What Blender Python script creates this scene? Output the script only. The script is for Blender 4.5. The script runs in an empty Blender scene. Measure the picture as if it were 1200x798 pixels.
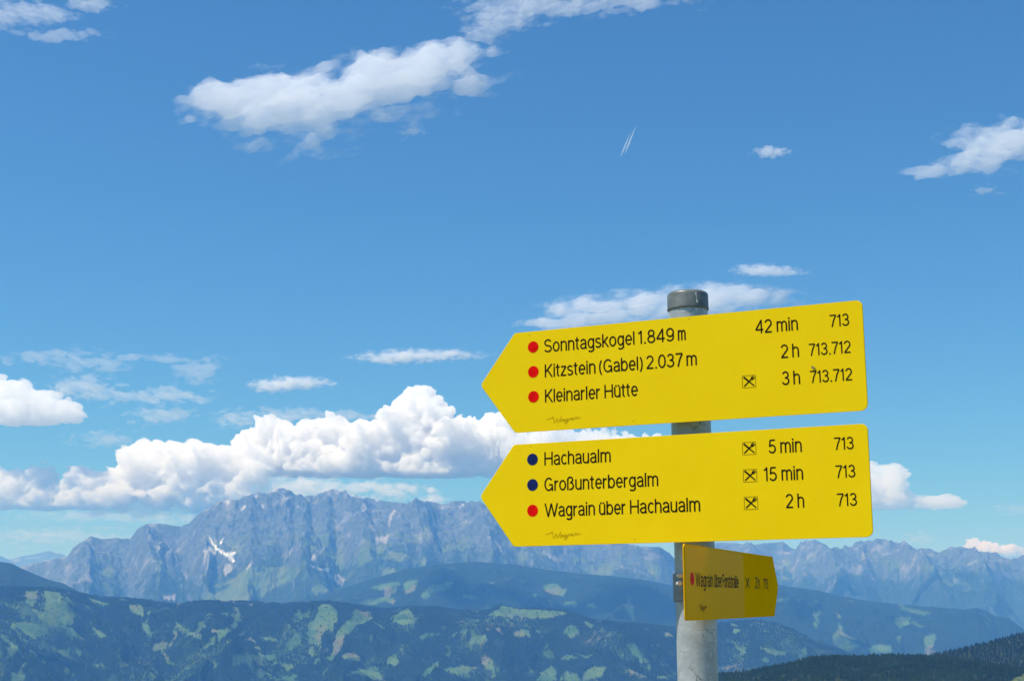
import bpy, math, random
import numpy as np
from mathutils import Matrix, Vector

# ------------------------------------------------------------------ camera, sky, sun, exposure
scene = bpy.context.scene
COL = scene.collection
R_ = math.radians
FPX, CX, CY = 1650.0, 600.0, 399.0          # focal length of the photograph in its own pixels
PITCH = math.atan((700 - CY) / FPX)

cam_d = bpy.data.cameras.new("camera")
cam = bpy.data.objects.new("camera", cam_d)
COL.objects.link(cam)
cam_d.sensor_width = 36
cam_d.lens = 36 * FPX / 1200
cam_d.clip_start, cam_d.clip_end = 0.05, 200000
cam.location = (0, 0, 0)
cam.rotation_euler = (math.pi / 2 + PITCH, 0, 0)
scene.camera = cam

SUN_EL, SUN_AZ = R_(63), R_(252)            # azimuth clockwise from the view direction (+Y)
world = bpy.data.worlds.new("World")
scene.world = world
world.use_nodes = True
wn = world.node_tree.nodes
sky = wn.new("ShaderNodeTexSky")
sky.sky_type = 'NISHITA'
sky.sun_disc = False
sky.sun_elevation = SUN_EL
sky.sun_rotation = SUN_AZ
sky.altitude = 1800
sky.air_density = 1.5
sky.dust_density = 0.0
sky.ozone_density = 9.0
wn["Background"].inputs["Strength"].default_value = 0.08
tone = wn.new("ShaderNodeMix")                # clear deep mountain blue of the photograph's sky
tone.data_type = 'RGBA'
tone.blend_type = 'MULTIPLY'
tone.inputs[0].default_value = 1.0
tone.inputs[7].default_value = (0.59, 1.02, 1.23, 1)
world.node_tree.links.new(sky.outputs[0], tone.inputs[6])
world.node_tree.links.new(tone.outputs[2], wn["Background"].inputs["Color"])

sun_d = bpy.data.lights.new("sun", 'SUN')
sun_d.energy = 5.0
sun_d.angle = R_(0.53)
sun_d.color = (1.0, 0.965, 0.92)
sun = bpy.data.objects.new("sun", sun_d)
COL.objects.link(sun)
sun.rotation_euler = (math.pi / 2 - SUN_EL, 0, math.pi - SUN_AZ)
sun.location = (0, 0, 30)

vs = scene.view_settings
vs.view_transform = 'Standard'
vs.look = 'None'
vs.gamma = 1
vs.use_curve_mapping = False
vs.exposure = 0.18
cy = scene.cycles
cy.use_denoising = True
cy.volume_bounces = 17
cy.max_bounces = 32
cy.diffuse_bounces = 3
cy.glossy_bounces = 3
cy.transparent_max_bounces = 16
cy.sample_clamp_indirect = 8
scene.render.film_transparent = False

# ------------------------------------------------------------------ helpers
def link(o, parent=None):
    COL.objects.link(o)
    if parent is not None:
        o.parent = parent
    return o

def tag(o, label=None, cat=None, group=None, kind=None):
    if label: o["label"] = label
    if cat: o["category"] = cat
    if group: o["group"] = group
    if kind: o["kind"] = kind
    return o

def mesh_obj(name, V, F, mat=None, parent=None, smooth=False):
    me = bpy.data.meshes.new(name)
    me.from_pydata([tuple(v) for v in V], [], [tuple(f) for f in F])
    me.validate()
    if smooth:
        me.polygons.foreach_set("use_smooth", [True] * len(me.polygons))
    if mat: me.materials.append(mat)
    return link(bpy.data.objects.new(name, me), parent)

def np_mesh(name, V, F, mat=None, parent=None, smooth=True, attrs=None):
    """V (n,3) float, F (m,k) int of one polygon size"""
    me = bpy.data.meshes.new(name)
    n, (m, k) = len(V), F.shape
    me.vertices.add(n)
    me.vertices.foreach_set("co", np.asarray(V, np.float32).ravel())
    me.loops.add(m * k)
    me.loops.foreach_set("vertex_index", np.asarray(F, np.int32).ravel())
    me.polygons.add(m)
    me.polygons.foreach_set("loop_start", np.arange(0, m * k, k, dtype=np.int32))
    me.polygons.foreach_set("use_smooth", np.full(m, smooth))
    me.update(calc_edges=True)
    for nm, a in (attrs or {}).items():
        at = me.attributes.new(nm, 'FLOAT', 'POINT')
        at.data.foreach_set("value", np.asarray(a, np.float32).ravel())
    if mat: me.materials.append(mat)
    return link(bpy.data.objects.new(name, me), parent)

def material(name):
    m = bpy.data.materials.new(name)
    m.use_nodes = True
    nt = m.node_tree
    return m, nt, nt.nodes["Principled BSDF"]

def N(nt, typ, **kw):
    n = nt.nodes.new(typ)
    for k, v in kw.items():
        if k.startswith("i_"):
            n.inputs[k[2:].replace("_", " ")].default_value = v
        else:
            setattr(n, k, v)
    return n

def mixc(nt, fac, a, b, blend='MIX'):
    n = nt.nodes.new("ShaderNodeMix")
    n.data_type = 'RGBA'
    n.blend_type = blend
    for sock, val in ((n.inputs[0], fac), (n.inputs[6], a), (n.inputs[7], b)):
        if isinstance(val, bpy.types.NodeSocket): nt.links.new(val, sock)
        elif isinstance(val, tuple): sock.default_value = (*val[:3], 1)
        else: sock.default_value = val
    return n.outputs[2]

def ramp(nt, src, p0, p1, v0=0.0, v1=1.0):
    n = nt.nodes.new("ShaderNodeMapRange")
    n.interpolation_type = 'SMOOTHSTEP'
    nt.links.new(src, n.inputs[0])
    for i, v in zip((1, 2, 3, 4), (p0, p1, v0, v1)): n.inputs[i].default_value = v
    return n.outputs[0]

def noise(nt, scale, detail=4, rough=0.55, vec=None, ntype='FBM'):
    n = nt.nodes.new("ShaderNodeTexNoise")
    n.noise_type = ntype
    n.inputs["Scale"].default_value = scale
    n.inputs["Detail"].default_value = detail
    n.inputs["Roughness"].default_value = rough
    if vec is None:
        g = nt.nodes.new("ShaderNodeNewGeometry")
        vec = g.outputs["Position"]
    nt.links.new(vec, n.inputs["Vector"])
    return n.outputs["Fac"]

def attr(nt, name):
    n = nt.nodes.new("ShaderNodeAttribute")
    n.attribute_name = name
    return n.outputs["Fac"]

def math_n(nt, op, a, b):
    n = nt.nodes.new("ShaderNodeMath")
    n.operation = op
    for s, v in zip(n.inputs, (a, b)):
        if isinstance(v, bpy.types.NodeSocket): nt.links.new(v, s)
        else: s.default_value = v
    return n.outputs[0]

def bump(nt, bsdf, h, strength, dist):
    b = nt.nodes.new("ShaderNodeBump")
    b.inputs["Strength"].default_value = strength
    b.inputs["Distance"].default_value = dist
    nt.links.new(h, b.inputs["Height"])
    nt.links.new(b.outputs[0], bsdf.inputs["Normal"])

def sight(px, py):
    """survey reading: point of the photograph -> bearing and elevation (radians)"""
    x = (np.asarray(px, float) - CX) / FPX
    u = (CY - np.asarray(py, float)) / FPX
    y = math.cos(PITCH) - u * math.sin(PITCH)
    z = math.sin(PITCH) + u * math.cos(PITCH)
    return np.arctan2(x, y), np.arctan2(z, np.hypot(x, y))

def at(px, py, Y):
    x = (px - CX) / FPX
    u = (CY - py) / FPX
    y = math.cos(PITCH) - u * math.sin(PITCH)
    z = math.sin(PITCH) + u * math.cos(PITCH)
    return np.array([x / y * Y, Y, z / y * Y])

def to_px(P):
    d = P[..., 1] * math.cos(PITCH) + P[..., 2] * math.sin(PITCH)
    u = -P[..., 1] * math.sin(PITCH) + P[..., 2] * math.cos(PITCH)
    return CX + FPX * P[..., 0] / d, CY - FPX * u / d

# ---- numpy gradient noise
def _hash(i, j, seed):
    h = (i.astype(np.int64) * 374761393 + j.astype(np.int64) * 668265263 + seed * 974711) & 0xFFFFFFFF
    h = ((h ^ (h >> 13)) * 1274126177) & 0xFFFFFFFF
    h = (h ^ (h >> 16)) & 0xFFFFFFFF
    return h.astype(np.float64) * (2 * math.pi / 4294967296.0)

def gnoise(x, y, seed=0):
    x0, y0 = np.floor(x), np.floor(y)
    fx, fy = x - x0, y - y0
    ux = fx * fx * fx * (fx * (fx * 6 - 15) + 10)
    uy = fy * fy * fy * (fy * (fy * 6 - 15) + 10)
    def g(di, dj):
        a = _hash(x0 + di, y0 + dj, seed)
        return np.cos(a) * (fx - di) + np.sin(a) * (fy - dj)
    a = g(0, 0) * (1 - ux) + g(1, 0) * ux
    b = g(0, 1) * (1 - ux) + g(1, 1) * ux
    return (a * (1 - uy) + b * uy) * 1.5

def fbm(x, y, octv=5, seed=0, gain=0.5, lac=2.03):
    s, a, t = 0, 1.0, 0
    for o in range(octv):
        s = s + a * gnoise(x, y, seed + o * 17)
        t += a
        a *= gain
        x, y = x * lac + 3.1, y * lac + 7.7
    return s / t

def ridged(x, y, octv=5, seed=0, gain=0.5, lac=2.07):
    s, a, t, w = 0, 1.0, 0, 1.0
    for o in range(octv):
        r = 1 - np.abs(gnoise(x, y, seed + o * 31))
        r = r * r * w
        w = np.clip(r * 1.6, 0, 1)
        s = s + a * r
        t += a
        a *= gain
        x, y = x * lac + 1.7, y * lac + 5.3
    return s / t

def sstep(a, b, x):
    t = np.clip((x - a) / (b - a), 0, 1)
    return t * t * (3 - 2 * t)

def in_poly(px, py, poly):
    inside = np.zeros(px.shape, bool)
    n = len(poly)
    for i in range(n):
        x1, y1 = poly[i]
        x2, y2 = poly[(i + 1) % n]
        if y1 == y2: continue
        c = ((y1 > py) != (y2 > py)) & (px < (x2 - x1) * (py - y1) / (y2 - y1) + x1)
        inside ^= c
    return inside

def Z(ox, oy, sc, *pts):
    return [(ox + a / sc, oy + b / sc) for a, b in pts]

# ------------------------------------------------------------------ land cover traced on the slopes
MEADOW_E = [
    Z(0, 640, 5.05, (270,265),(350,275),(400,350),(440,400),(430,470),(370,460),(310,440),(260,390)),
    Z(0, 640, 5.05, (150,260),(220,265),(210,350),(190,360),(150,330)),
    Z(0, 640, 5.05, (500,300),(560,310),(640,340),(620,355),(530,320)),
    Z(0, 640, 5.05, (470,330),(560,380),(570,395),(500,360)),
    Z(0, 640, 5.05, (50,450),(180,450),(280,480),(270,520),(200,550),(120,500),(60,470)),
    Z(0, 640, 5.05, (0,515),(50,560),(100,590),(140,610),(100,610),(30,570),(0,540)),
    Z(0, 640, 5.05, (150,600),(210,640),(260,680),(285,705),(250,690),(180,640)),
    Z(0, 640, 5.05, (530,470),(600,500),(630,540),(600,540),(540,500)),
    Z(0, 640, 5.05, (440,600),(485,625),(480,660),(440,630)),
    Z(0, 640, 5.05, (540,690),(600,695),(630,720),(560,725)),
    Z(0, 640, 5.05, (375,705),(405,720),(415,755),(375,750)),
    Z(0, 640, 5.05, (180,370),(290,400),(320,450),(420,480),(520,570),(490,560),(300,470),(200,410)),
    Z(0, 640, 5.05, (0,330),(60,345),(130,370),(80,365),(0,350)),
    Z(150, 640, 5.05, (10,340),(80,350),(100,420),(60,410),(20,390)),
    Z(150, 640, 5.05, (80,460),(110,450),(145,510),(130,530),(90,510)),
    Z(150, 640, 5.05, (270,450),(310,465),(370,500),(430,520),(440,555),(350,530),(290,490)),
    Z(150, 640, 5.05, (490,490),(570,490),(640,430),(690,410),(640,480),(590,520),(540,560),(520,530)),
    Z(150, 640, 5.05, (570,570),(630,535),(620,550),(585,575)),
    Z(150, 640, 5.05, (680,550),(720,535),(758,560),(758,580),(710,555)),
    Z(150, 640, 5.05, (610,650),(670,635),(758,640),(758,680),(700,680),(650,710),(610,705)),
    Z(150, 640, 5.05, (460,705),(500,680),(550,695),(500,715)),
    Z(150, 640, 5.05, (540,395),(600,390),(590,420),(550,410)),
    Z(150, 640, 5.05, (262,470),(275,470),(288,525),(250,590),(235,600),(270,530)),
    Z(150, 640, 5.05, (650,520),(720,490),(700,510),(660,535)),
    Z(150, 640, 5.05, (180,590),(205,610),(260,690),(330,720),(240,700),(200,640)),
    Z(300, 640, 5.05, (370,350),(430,340),(480,380),(490,440),(460,480),(440,510),(420,500),(390,540),(380,620),(350,580),(310,590),(300,520),(310,460),(350,430)),
    Z(300, 640, 5.05, (580,370),(680,390),(690,430),(640,460),(590,470),(550,510),(520,550),(510,600),(480,640),(440,690),(420,680),(450,620),(460,560),(480,500),(530,440),(570,420)),
    Z(300, 640, 5.05, (220,390),(260,390),(290,440),(260,440)),
    Z(300, 640, 5.05, (0,540),(60,535),(130,545),(120,565),(40,560)),
    Z(300, 640, 5.05, (0,650),(60,640),(140,640),(100,660),(100,685),(0,670)),
    Z(300, 640, 5.05, (0,690),(60,690),(180,690),(225,715),(180,745),(160,700),(0,705)),
    Z(300, 640, 5.05, (90,800),(180,765),(260,800)),
    Z(300, 640, 5.05, (500,650),(560,625),(620,660),(600,680),(520,670)),
    Z(300, 640, 5.05, (520,760),(600,730),(710,715),(758,770),(758,800),(700,780),(600,760)),
    Z(300, 640, 5.05, (690,440),(758,475),(758,490),(700,460)),
    Z(300, 640, 5.05, (660,530),(695,530),(690,555)),
    Z(450, 640, 5.05, (90,385),(145,370),(190,440),(180,470),(100,465),(50,450),(60,420)),
    Z(450, 640, 5.05, (190,545),(250,510),(320,510),(340,525),(250,540),(240,560)),
    Z(450, 640, 5.05, (540,530),(600,520),(620,560),(600,585),(540,580),(480,590),(500,565)),
    Z(450, 640, 5.05, (20,650),(60,640),(90,680),(60,710),(20,700)),
    Z(450, 640, 5.05, (210,760),(260,720),(320,680),(330,690),(290,730),(240,780)),
    Z(450, 640, 5.05, (340,740),(400,715),(480,705),(570,720),(500,740),(480,760),(560,775),(480,785),(400,750)),
    Z(450, 640, 5.05, (570,645),(620,655),(655,690),(650,740),(600,730),(580,690)),
    Z(450, 640, 5.05, (350,600),(400,590),(390,608)),
    Z(450, 640, 5.05, (660,380),(700,350),(758,360),(758,440),(730,420),(610,410)),
    Z(450, 640, 5.05, (60,620),(110,600),(140,620)),
    Z(600, 640, 5.05, (0,370),(130,375),(300,385),(330,400),(200,430),(120,430),(0,420)),
    Z(600, 640, 5.05, (180,600),(210,565),(215,600),(170,610)),
    Z(600, 640, 5.05, (330,470),(370,470),(400,530),(350,540),(300,520)),
    Z(600, 640, 5.05, (660,570),(720,580),(780,650),(790,690),(760,690),(700,620)),
    Z(600, 640, 5.05, (870,645),(950,690),(900,670)),
    Z(600, 640, 5.05, (820,630),(850,640),(840,660)),
    Z(600, 640, 5.05, (650,745),(700,725),(780,760),(800,790),(720,760)),
    Z(600, 640, 5.05, (135,800),(180,740),(230,700),(265,740),(260,800)),
    Z(600, 640, 5.05, (275,800),(300,745),(390,745),(400,800)),
    Z(600, 640, 5.05, (180,625),(240,615),(240,665),(190,660)),
    Z(600, 640, 5.05, (410,800),(420,750),(470,710),(550,710),(540,770),(480,790)),
    Z(600, 640, 5.05, (270,670),(330,640),(400,660),(320,680)),
    Z(600, 640, 5.05, (10,500),(100,490),(110,540),(20,540)),
    Z(600, 640, 5.05, (840,770),(920,765),(930,790),(860,790)),
    Z(600, 640, 5.05, (895,520),(930,505),(950,535),(910,545)),
    Z(600, 640, 5.05, (630,450),(690,435),(700,450),(640,455)),
    Z(600, 640, 5.05, (700,435),(830,450),(970,475),(880,470)),
    Z(840, 620, 4.483, (80,520),(130,530),(100,560)),
    Z(840, 620, 4.483, (215,615),(290,630),(370,640),(350,670),(260,650)),
    Z(840, 620, 4.483, (0,730),(100,710),(110,720),(0,745)),
    Z(840, 620, 4.483, (400,515),(440,550),(420,545)),
    Z(840, 620, 4.483, (60,580),(150,640),(150,670)),
]
MEADOW_D = [
    Z(450, 640, 5.05, (0,220),(90,205),(80,260),(30,300),(80,320),(60,345),(0,320)),
    Z(450, 640, 5.05, (120,205),(210,200),(200,230),(180,270),(120,280)),
    Z(450, 640, 5.05, (210,290),(280,230),(380,205),(420,215),(360,250),(280,280),(260,320),(220,300)),
    Z(450, 640, 5.05, (440,300),(530,285),(540,315)),
    Z(600, 640, 5.05, (190,230),(250,220),(325,265),(310,290),(260,290),(190,265)),
    Z(600, 640, 5.05, (440,340),(480,330),(500,370),(450,355)),
    Z(600, 640, 5.05, (125,275),(160,275),(150,310)),
    Z(600, 640, 5.05, (300,325),(390,330),(380,360),(310,355)),
    Z(300, 640, 5.05, (670,240),(758,215),(758,260),(720,250)),
    Z(300, 640, 5.05, (600,330),(660,310),(700,310),(758,300),(758,330),(690,345)),
    Z(1010, 620, 4.484, (170,460),(250,460),(260,500),(200,520),(170,490)),
    Z(1010, 620, 4.484, (330,560),(390,550),(395,580),(360,630),(320,600)),
    Z(1010, 620, 4.484, (0,635),(90,600),(160,615),(150,645),(0,650)),
    Z(1010, 620, 4.484, (180,570),(215,560),(200,600)),
    Z(1010, 620, 4.484, (290,435),(360,440),(320,455)),
    Z(840, 620, 4.483, (510,440),(540,430),(530,520),(510,520)),
    Z(840, 620, 4.483, (640,490),(660,510),(670,560),(650,550)),
    Z(840, 620, 4.483, (630,600),(680,580),(760,605),(700,640),(660,630)),
    Z(840, 620, 4.483, (630,430),(655,450),(645,470)),
]
ALP_B = [
    Z(230, 560, 5.7, (50,745),(200,680),(330,640),(500,600),(650,580),(690,600),(640,700),(560,720),(420,798),(180,770),(250,700),(150,720)),
    Z(230, 560, 5.7, (760,740),(830,720),(890,740),(800,780)),
    Z(230, 560, 5.7, (30,760),(300,760),(420,860),(60,860)),
]
SNOW_B = [
    Z(230, 560, 5.7, (85,375),(110,430),(150,470),(200,500),(265,490),(270,500),(240,520),(260,555),(240,560),(200,520),(130,480),(100,430)),
    Z(230, 560, 5.7, (150,440),(185,400),(165,445)),
    Z(230, 560, 5.7, (190,145),(215,140),(225,165),(210,180),(190,165)),
    Z(230, 560, 5.7, (290,215),(320,180),(335,185),(310,215)),
    Z(230, 560, 5.7, (380,120),(410,110),(405,135)),
    Z(230, 560, 5.7, (990,90),(1030,100),(1130,130),(1130,140),(1040,120)),
    Z(230, 560, 5.7, (560,135),(640,120),(640,132),(570,142)),
    Z(230, 560, 5.7, (640,190),(690,185),(690,195)),
    Z(230, 560, 5.7, (850,600),(890,595),(890,625),(860,615)),
    Z(230, 560, 5.7, (430,180),(460,180),(450,205)),
]
SCREE_B = [
    Z(280, 560, 3.353, (590,150),(610,120),(615,130),(590,190),(580,185)),
    Z(280, 560, 3.353, (480,100),(500,100),(495,130),(485,130)),
    Z(230, 560, 5.7, (50,480),(80,450),(130,500),(100,560),(70,620),(60,650),(50,600)),
    Z(230, 560, 5.7, (170,600),(230,560),(250,610),(190,650)),
    Z(230, 560, 5.7, (330,600),(380,550),(380,570),(330,620)),
    Z(230, 560, 5.7, (760,570),(800,600),(890,605),(880,640),(850,620),(780,600)),
    Z(230, 560, 5.7, (790,500),(860,460),(840,490),(800,540),(770,560),(760,540)),
    Z(230, 560, 5.7, (880,640),(930,640),(1000,670),(970,720),(910,680)),
    Z(280, 560, 3.353, (540,235),(590,220),(580,260),(540,250)),
    Z(0, 560, 3.353, (640,462),(690,455),(690,478),(645,476)),
]

# ------------------------------------------------------------------ terrain
def ridge(name, crest, R0, near, far, ncol, nrow, front, back, relief, seed,
          amp=60., rscale=900., crag=0., azlim=(-0.62, 0.62), rwave=0.04, stretch=1.0, big=None, spurs=()):
    """A mountain ridge as a height field on bearings x distances.
       crest: survey readings of its skyline; R0: distance of the skyline;
       front/back: [(metres from crest, drop)] profiles; relief: fn of detail"""
    pa, pe = sight([c[0] for c in crest], [c[1] for c in crest])
    o = np.argsort(pa)
    a0, a1 = max(azlim[0], -9), azlim[1]
    az = np.linspace(a0, a1, ncol)
    el = np.interp(az, pa[o], pe[o])
    Rc = R0 * (1 + rwave * fbm(az * 9, az * 0 + seed, 4, seed))
    # denser rows around the crest and the face
    t = np.linspace(0, 1, nrow)
    A, T = np.meshgrid(az, t, indexing='ij')
    r = (R0 - near) + (near + far) * T
    r = r + (Rc - R0)[:, None]
    s = Rc[:, None] - r
    fx, fz = zip(*front)
    bx, bz = zip(*back)
    drop = np.where(s >= 0, np.interp(s, fx, fz), np.interp(-s, bx, bz))
    crest_h = Rc * np.tan(el)
    h = crest_h[:, None] - drop
    X, Y = r * np.sin(A), r * np.cos(A)
    for (x0, x1, sl_, H_, wl, wr) in spurs:
        # a buttress from the skyline (bearing x0) down to bearing x1 over sl_ metres
        c0, c1 = sight([x0, x1], [640, 640])[0]
        q = s / sl_
        ctr = c0 + (c1 - c0) * q + 0.006 * fbm(s / 500, A * 0 + x0 * .1, 4, seed + 21)
        dd = (A - ctr) * r
        tent = np.maximum(0, 1 - np.where(dd < 0, -dd / wl, dd / wr))
        h = h + H_ * tent * sstep(-0.02, 0.22, q) * sstep(1.25, 0.55, q)
    ramp_ = 0.12 + 0.88 * sstep(0, near * 0.35, np.abs(s))
    # gullies that run down the slope
    U = A * R0 / rscale
    S = s / (rscale * 2.2 * stretch)
    wx = fbm(X / rscale, Y / rscale, 3, seed + 5) * 0.9
    g = ridged(U + wx, S + wx * 0.4, 6, seed + 1)
    h = h + amp * (g - 0.55) * ramp_
    if big:
        B_ = ridged(X / big[1] + 0.35 * Y / big[1] + seed, Y / (big[1] * 2.4), 3, seed + 61, gain=0.35)
        h = h + big[0] * (B_ - 0.5) * sstep(-100, near * 0.3, np.abs(s))
    if crag:
        k = rscale * 0.16
        h = h + crag * (ridged(X / k, Y / k, 5, seed + 9) - 0.5) * (0.25 + 0.75 * sstep(0, 500, np.abs(s)))
        h = h + crag * 0.35 * fbm(X / 45, Y / 45, 3, seed + 77) * sstep(0, 250, np.abs(s))
    for it in range(2):
        act = (h / r).max(axis=1)
        want = np.tan(el)
        if crag:
            want = want + 0.0005 * (ridged(az * 170, az * 0, 4, seed + 3) - .5) + .0003 * fbm(az * 700, az * 0, 2, seed + 4)
        cor = np.pad(want - act, 24, mode='edge')
        kr = np.exp(-np.linspace(-2.2, 2.2, 49) ** 2)
        cor = np.convolve(cor, kr / kr.sum(), 'valid')
        h = h + (cor * Rc)[:, None]
    h = np.maximum(h, -1080 + 30 * fbm(X / 900, Y / 900, 3, seed + 8))
    P = np.stack([X, Y, h], -1)
    return az, r, s, P

def grid_faces(nc, nr):
    i, j = np.meshgrid(np.arange(nc - 1), np.arange(nr - 1), indexing='ij')
    a = (i * nr + j).ravel()
    return np.stack([a, a + nr, a + nr + 1, a + 1], -1)

def slope_of(P):
    dx = np.gradient(P, axis=0)
    dy = np.gradient(P, axis=1)
    n = np.cross(dx, dy)
    n /= np.linalg.norm(n, axis=-1, keepdims=True) + 1e-12
    nz = np.abs(n[..., 2])
    return np.sqrt(np.clip(1 - nz ** 2, 0, 1)) / np.maximum(nz, 1e-3)

def cover(P, polys, rag=2.0, seed=0, scale=90.):
    px, py = to_px(P)
    nx = fbm(P[..., 0] / scale, P[..., 1] / scale, 4, seed + 50)
    ny = fbm(P[..., 0] / scale + 40, P[..., 1] / scale, 4, seed + 51)
    px = px + nx * rag * 2.2
    py = py + ny * rag * 1.2
    m = np.zeros(px.shape)
    for p in polys:
        xs = [q[0] for q in p]; ys = [q[1] for q in p]
        box = (px > min(xs)) & (px < max(xs)) & (py > min(ys)) & (py < max(ys))
        if box.any():
            idx = np.where(box)
            m[idx] = np.maximum(m[idx], in_poly(px[idx], py[idx], p))
    return m

# ---- materials of the land
def mountain_mat():
    m, nt, b = material("alpine_rock_and_grass")
    n1 = noise(nt, 0.004, 6, 0.6)
    n2 = noise(nt, 0.02, 5, 0.65)
    n3 = noise(nt, 0.0015, 4, 0.5)
    rock = mixc(nt, ramp(nt, n2, 0.3, 0.7), (0.050, 0.074, 0.082), (0.130, 0.152, 0.152))
    rock = mixc(nt, ramp(nt, n1, 0.52, 0.68), rock, (0.245, 0.25, 0.242))
    grass = mixc(nt, ramp(nt, n1, 0.35, 0.65), (0.075, 0.12, 0.035), (0.13, 0.165, 0.055))
    wood = mixc(nt, ramp(nt, n2, 0.35, 0.65), (0.018, 0.036, 0.016), (0.034, 0.058, 0.024))
    low = mixc(nt, attr(nt, "alp"), wood, grass)
    c = mixc(nt, attr(nt, "rock"), low, rock)
    c = mixc(nt, attr(nt, "scree"), c, (0.30, 0.295, 0.28))
    c = mixc(nt, attr(nt, "snow"), c, (0.68, 0.70, 0.72))
    nt.links.new(c, b.inputs["Base Color"])
    b.inputs["Roughness"].default_value = 0.95
    b.inputs["Specular IOR Level"].default_value = 0.1
    bump(nt, b, n2, 0.6, 14.0)
    return m

def hill_mat(name, wood_a, wood_b, mead_a, mead_b):
    m, nt, b = material(name)
    n1 = noise(nt, 0.006, 5, 0.6)
    n2 = noise(nt, 0.045, 4, 0.7)
    n3 = noise(nt, 0.0028, 3, 0.5)
    wood = mixc(nt, ramp(nt, n2, 0.3, 0.7), wood_a, wood_b)
    mead = mixc(nt, ramp(nt, n1, 0.35, 0.62), mead_a, mead_b)
    mead = mixc(nt, ramp(nt, n3, 0.55, 0.68), mead, (0.150, 0.140, 0.075))
    mead = mixc(nt, ramp(nt, n2, 0.54, 0.64, 0, 0.75), mead, wood_b)
    c = mixc(nt, attr(nt, "meadow"), wood, mead)
    nt.links.new(c, b.inputs["Base Color"])
    b.inputs["Roughness"].default_value = 0.95
    b.inputs["Specular IOR Level"].default_value = 0.1
    return m

M_MOUNT = mountain_mat()
M_HILL = hill_mat("forest_and_meadow", (0.005, 0.015, 0.008), (0.018, 0.036, 0.013), (0.050, 0.112, 0.033), (0.095, 0.155, 0.046))
M_NEAR = hill_mat("forest_floor", (0.018, 0.028, 0.012), (0.03, 0.045, 0.018), (0.09, 0.13, 0.04), (0.14, 0.17, 0.06))

# massif on the left (with the skyline continuing behind the signs)
CREST_B = [(-420,640),(-250,655),(-120,668),(20,664),(78,652),(80.5,649.5),(86.5,640.5),(107,628),(119,631.6),(137,630),(152,631.6),(161,619.6),(173,613),
 (191,613.7),(212,616.7),(220.7,613.7),(232.6,601.7),(244.6,594.3),(262.5,585.3),(280,585.3),(295,577.9),(309.8,577.9),
 (324.7,572),(339.6,573.4),(345.6,579.4),(366.5,580.9),(387.4,572.8),(405,576.4),(420,581),(441,585.3),(459,588.3),(473.9,589.2),
 (485.8,585.3),(503.7,586.8),(517,591.3),(533.5,586.8),(554,586.8),(569,591),(600,598),(660,618),(720,634),(753,640),(773,641),(785,648),(795,660),(815,682),(860,705),(1000,730),(1700,760)]
az, r, s, P = ridge("massif", CREST_B, 16500, 4600, 2200, 1500, 330,
    [(0,0),(120,130),(500,430),(950,720),(1500,930),(2600,1230),(4600,1560)],
    [(0,0),(300,60),(900,300),(2200,1500)], None, 11, amp=300., rscale=1300., crag=62., azlim=(-0.46, 0.17), rwave=0.05, big=(420., 2300.),
    spurs=((100, 110, 2600, 420, 500, 340), (161, 196, 2600, 420, 520, 360), (258, 246, 2300, 420, 500, 330), (322, 352, 3000, 760, 900, 560), (388, 452, 2600, 560, 420, 620), (486, 500, 2600, 520, 500, 420), (556, 590, 2600, 520, 500, 420)))
sl = slope_of(P)
h = P[..., 2]
nz_ = fbm(P[..., 0] / 420, P[..., 1] / 420, 5, 71)
below = P[..., 2].max() * 0 + (np.interp(np.repeat(az[:, None], h.shape[1], 1), az, (h).max(axis=1)) - h)
crest_z = np.convolve(np.pad(h.max(axis=1), 40, mode="edge"), np.ones(81) / 81, "valid")[:, None]
lowline = crest_z * (0.60 - 0.16 * sstep(-0.15, -0.19, az)[:, None]) + 330 * nz_
rock = sstep(-110, 110, (h - lowline) + 260 * (sl - 0.75))
alp = np.clip(cover(P, ALP_B, 3, 1, 300) + sstep(0.1, 0.3, nz_ + sstep(80, 420, h) * 0.35 - 0.18), 0, 1)
rock = rock * (1 - 0.9 * cover(P, ALP_B, 3, 1, 300))
snow = np.maximum(cover(P, SNOW_B, 1.0, 2, 120) * (1 - 0.5 * sstep(780, 900, h)), 0.6 * sstep(0.37, 0.45, fbm(P[..., 0] / 130, P[..., 1] / 130, 4, 5) * 0.6 + sstep(850, 1250, h) * 0.28 - sl * 0.05))
scree = cover(P, SCREE_B, 1.5, 3, 150)
massif = np_mesh("mountain_massif", P.reshape(-1, 3), grid_faces(*h.shape), M_MOUNT, attrs=dict(rock=rock, alp=alp, snow=snow, scree=scree))
tag(massif, kind="structure")

# range on the right
CREST_C = [(-200,720),(600,700),(760,668),(800,650),(820,640),(840,636),(853,635.6),(880,637),(907,635.6),(917,634.5),(927,642.3),(931.5,642),(938,634.5),(949,633),
 (965,636.7),(976,640.5),(985,642),(1000.6,637.8),(1012,633.4),(1023,632.3),(1036.8,631),(1050,634.5),(1063.5,637.4),(1072,641),(1086,642.3),
 (1099,646.8),(1106,644),(1121.5,639.6),(1135,642.3),(1152.7,645),(1166,648),(1184,654.6),(1199.6,652.3),(1260,650),(1350,656),(1500,640),(1700,655),(2100,640)]
az, r, s, P = ridge("range", CREST_C, 20000, 5600, 2200, 1300, 260,
    [(0,0),(150,130),(600,400),(1200,600),(2600,900),(5600,1400)],
    [(0,0),(300,60),(900,300),(2200,1300)], None, 23, amp=300., rscale=1600., crag=60., azlim=(0.02, 0.75), rwave=0.06, big=(420., 2600.),
    spurs=((880, 868, 3000, 420, 500, 420), (946, 1000, 3600, 700, 520, 640), (1008, 1010, 2200, 380, 420, 420), (1040, 1130, 4200, 820, 520, 900), (1121, 1210, 4200, 700, 620, 700), (1185, 1280, 4200, 620, 600, 600), (1290, 1340, 3600, 600, 600, 600)))
sl = slope_of(P); h = P[..., 2]
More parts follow.
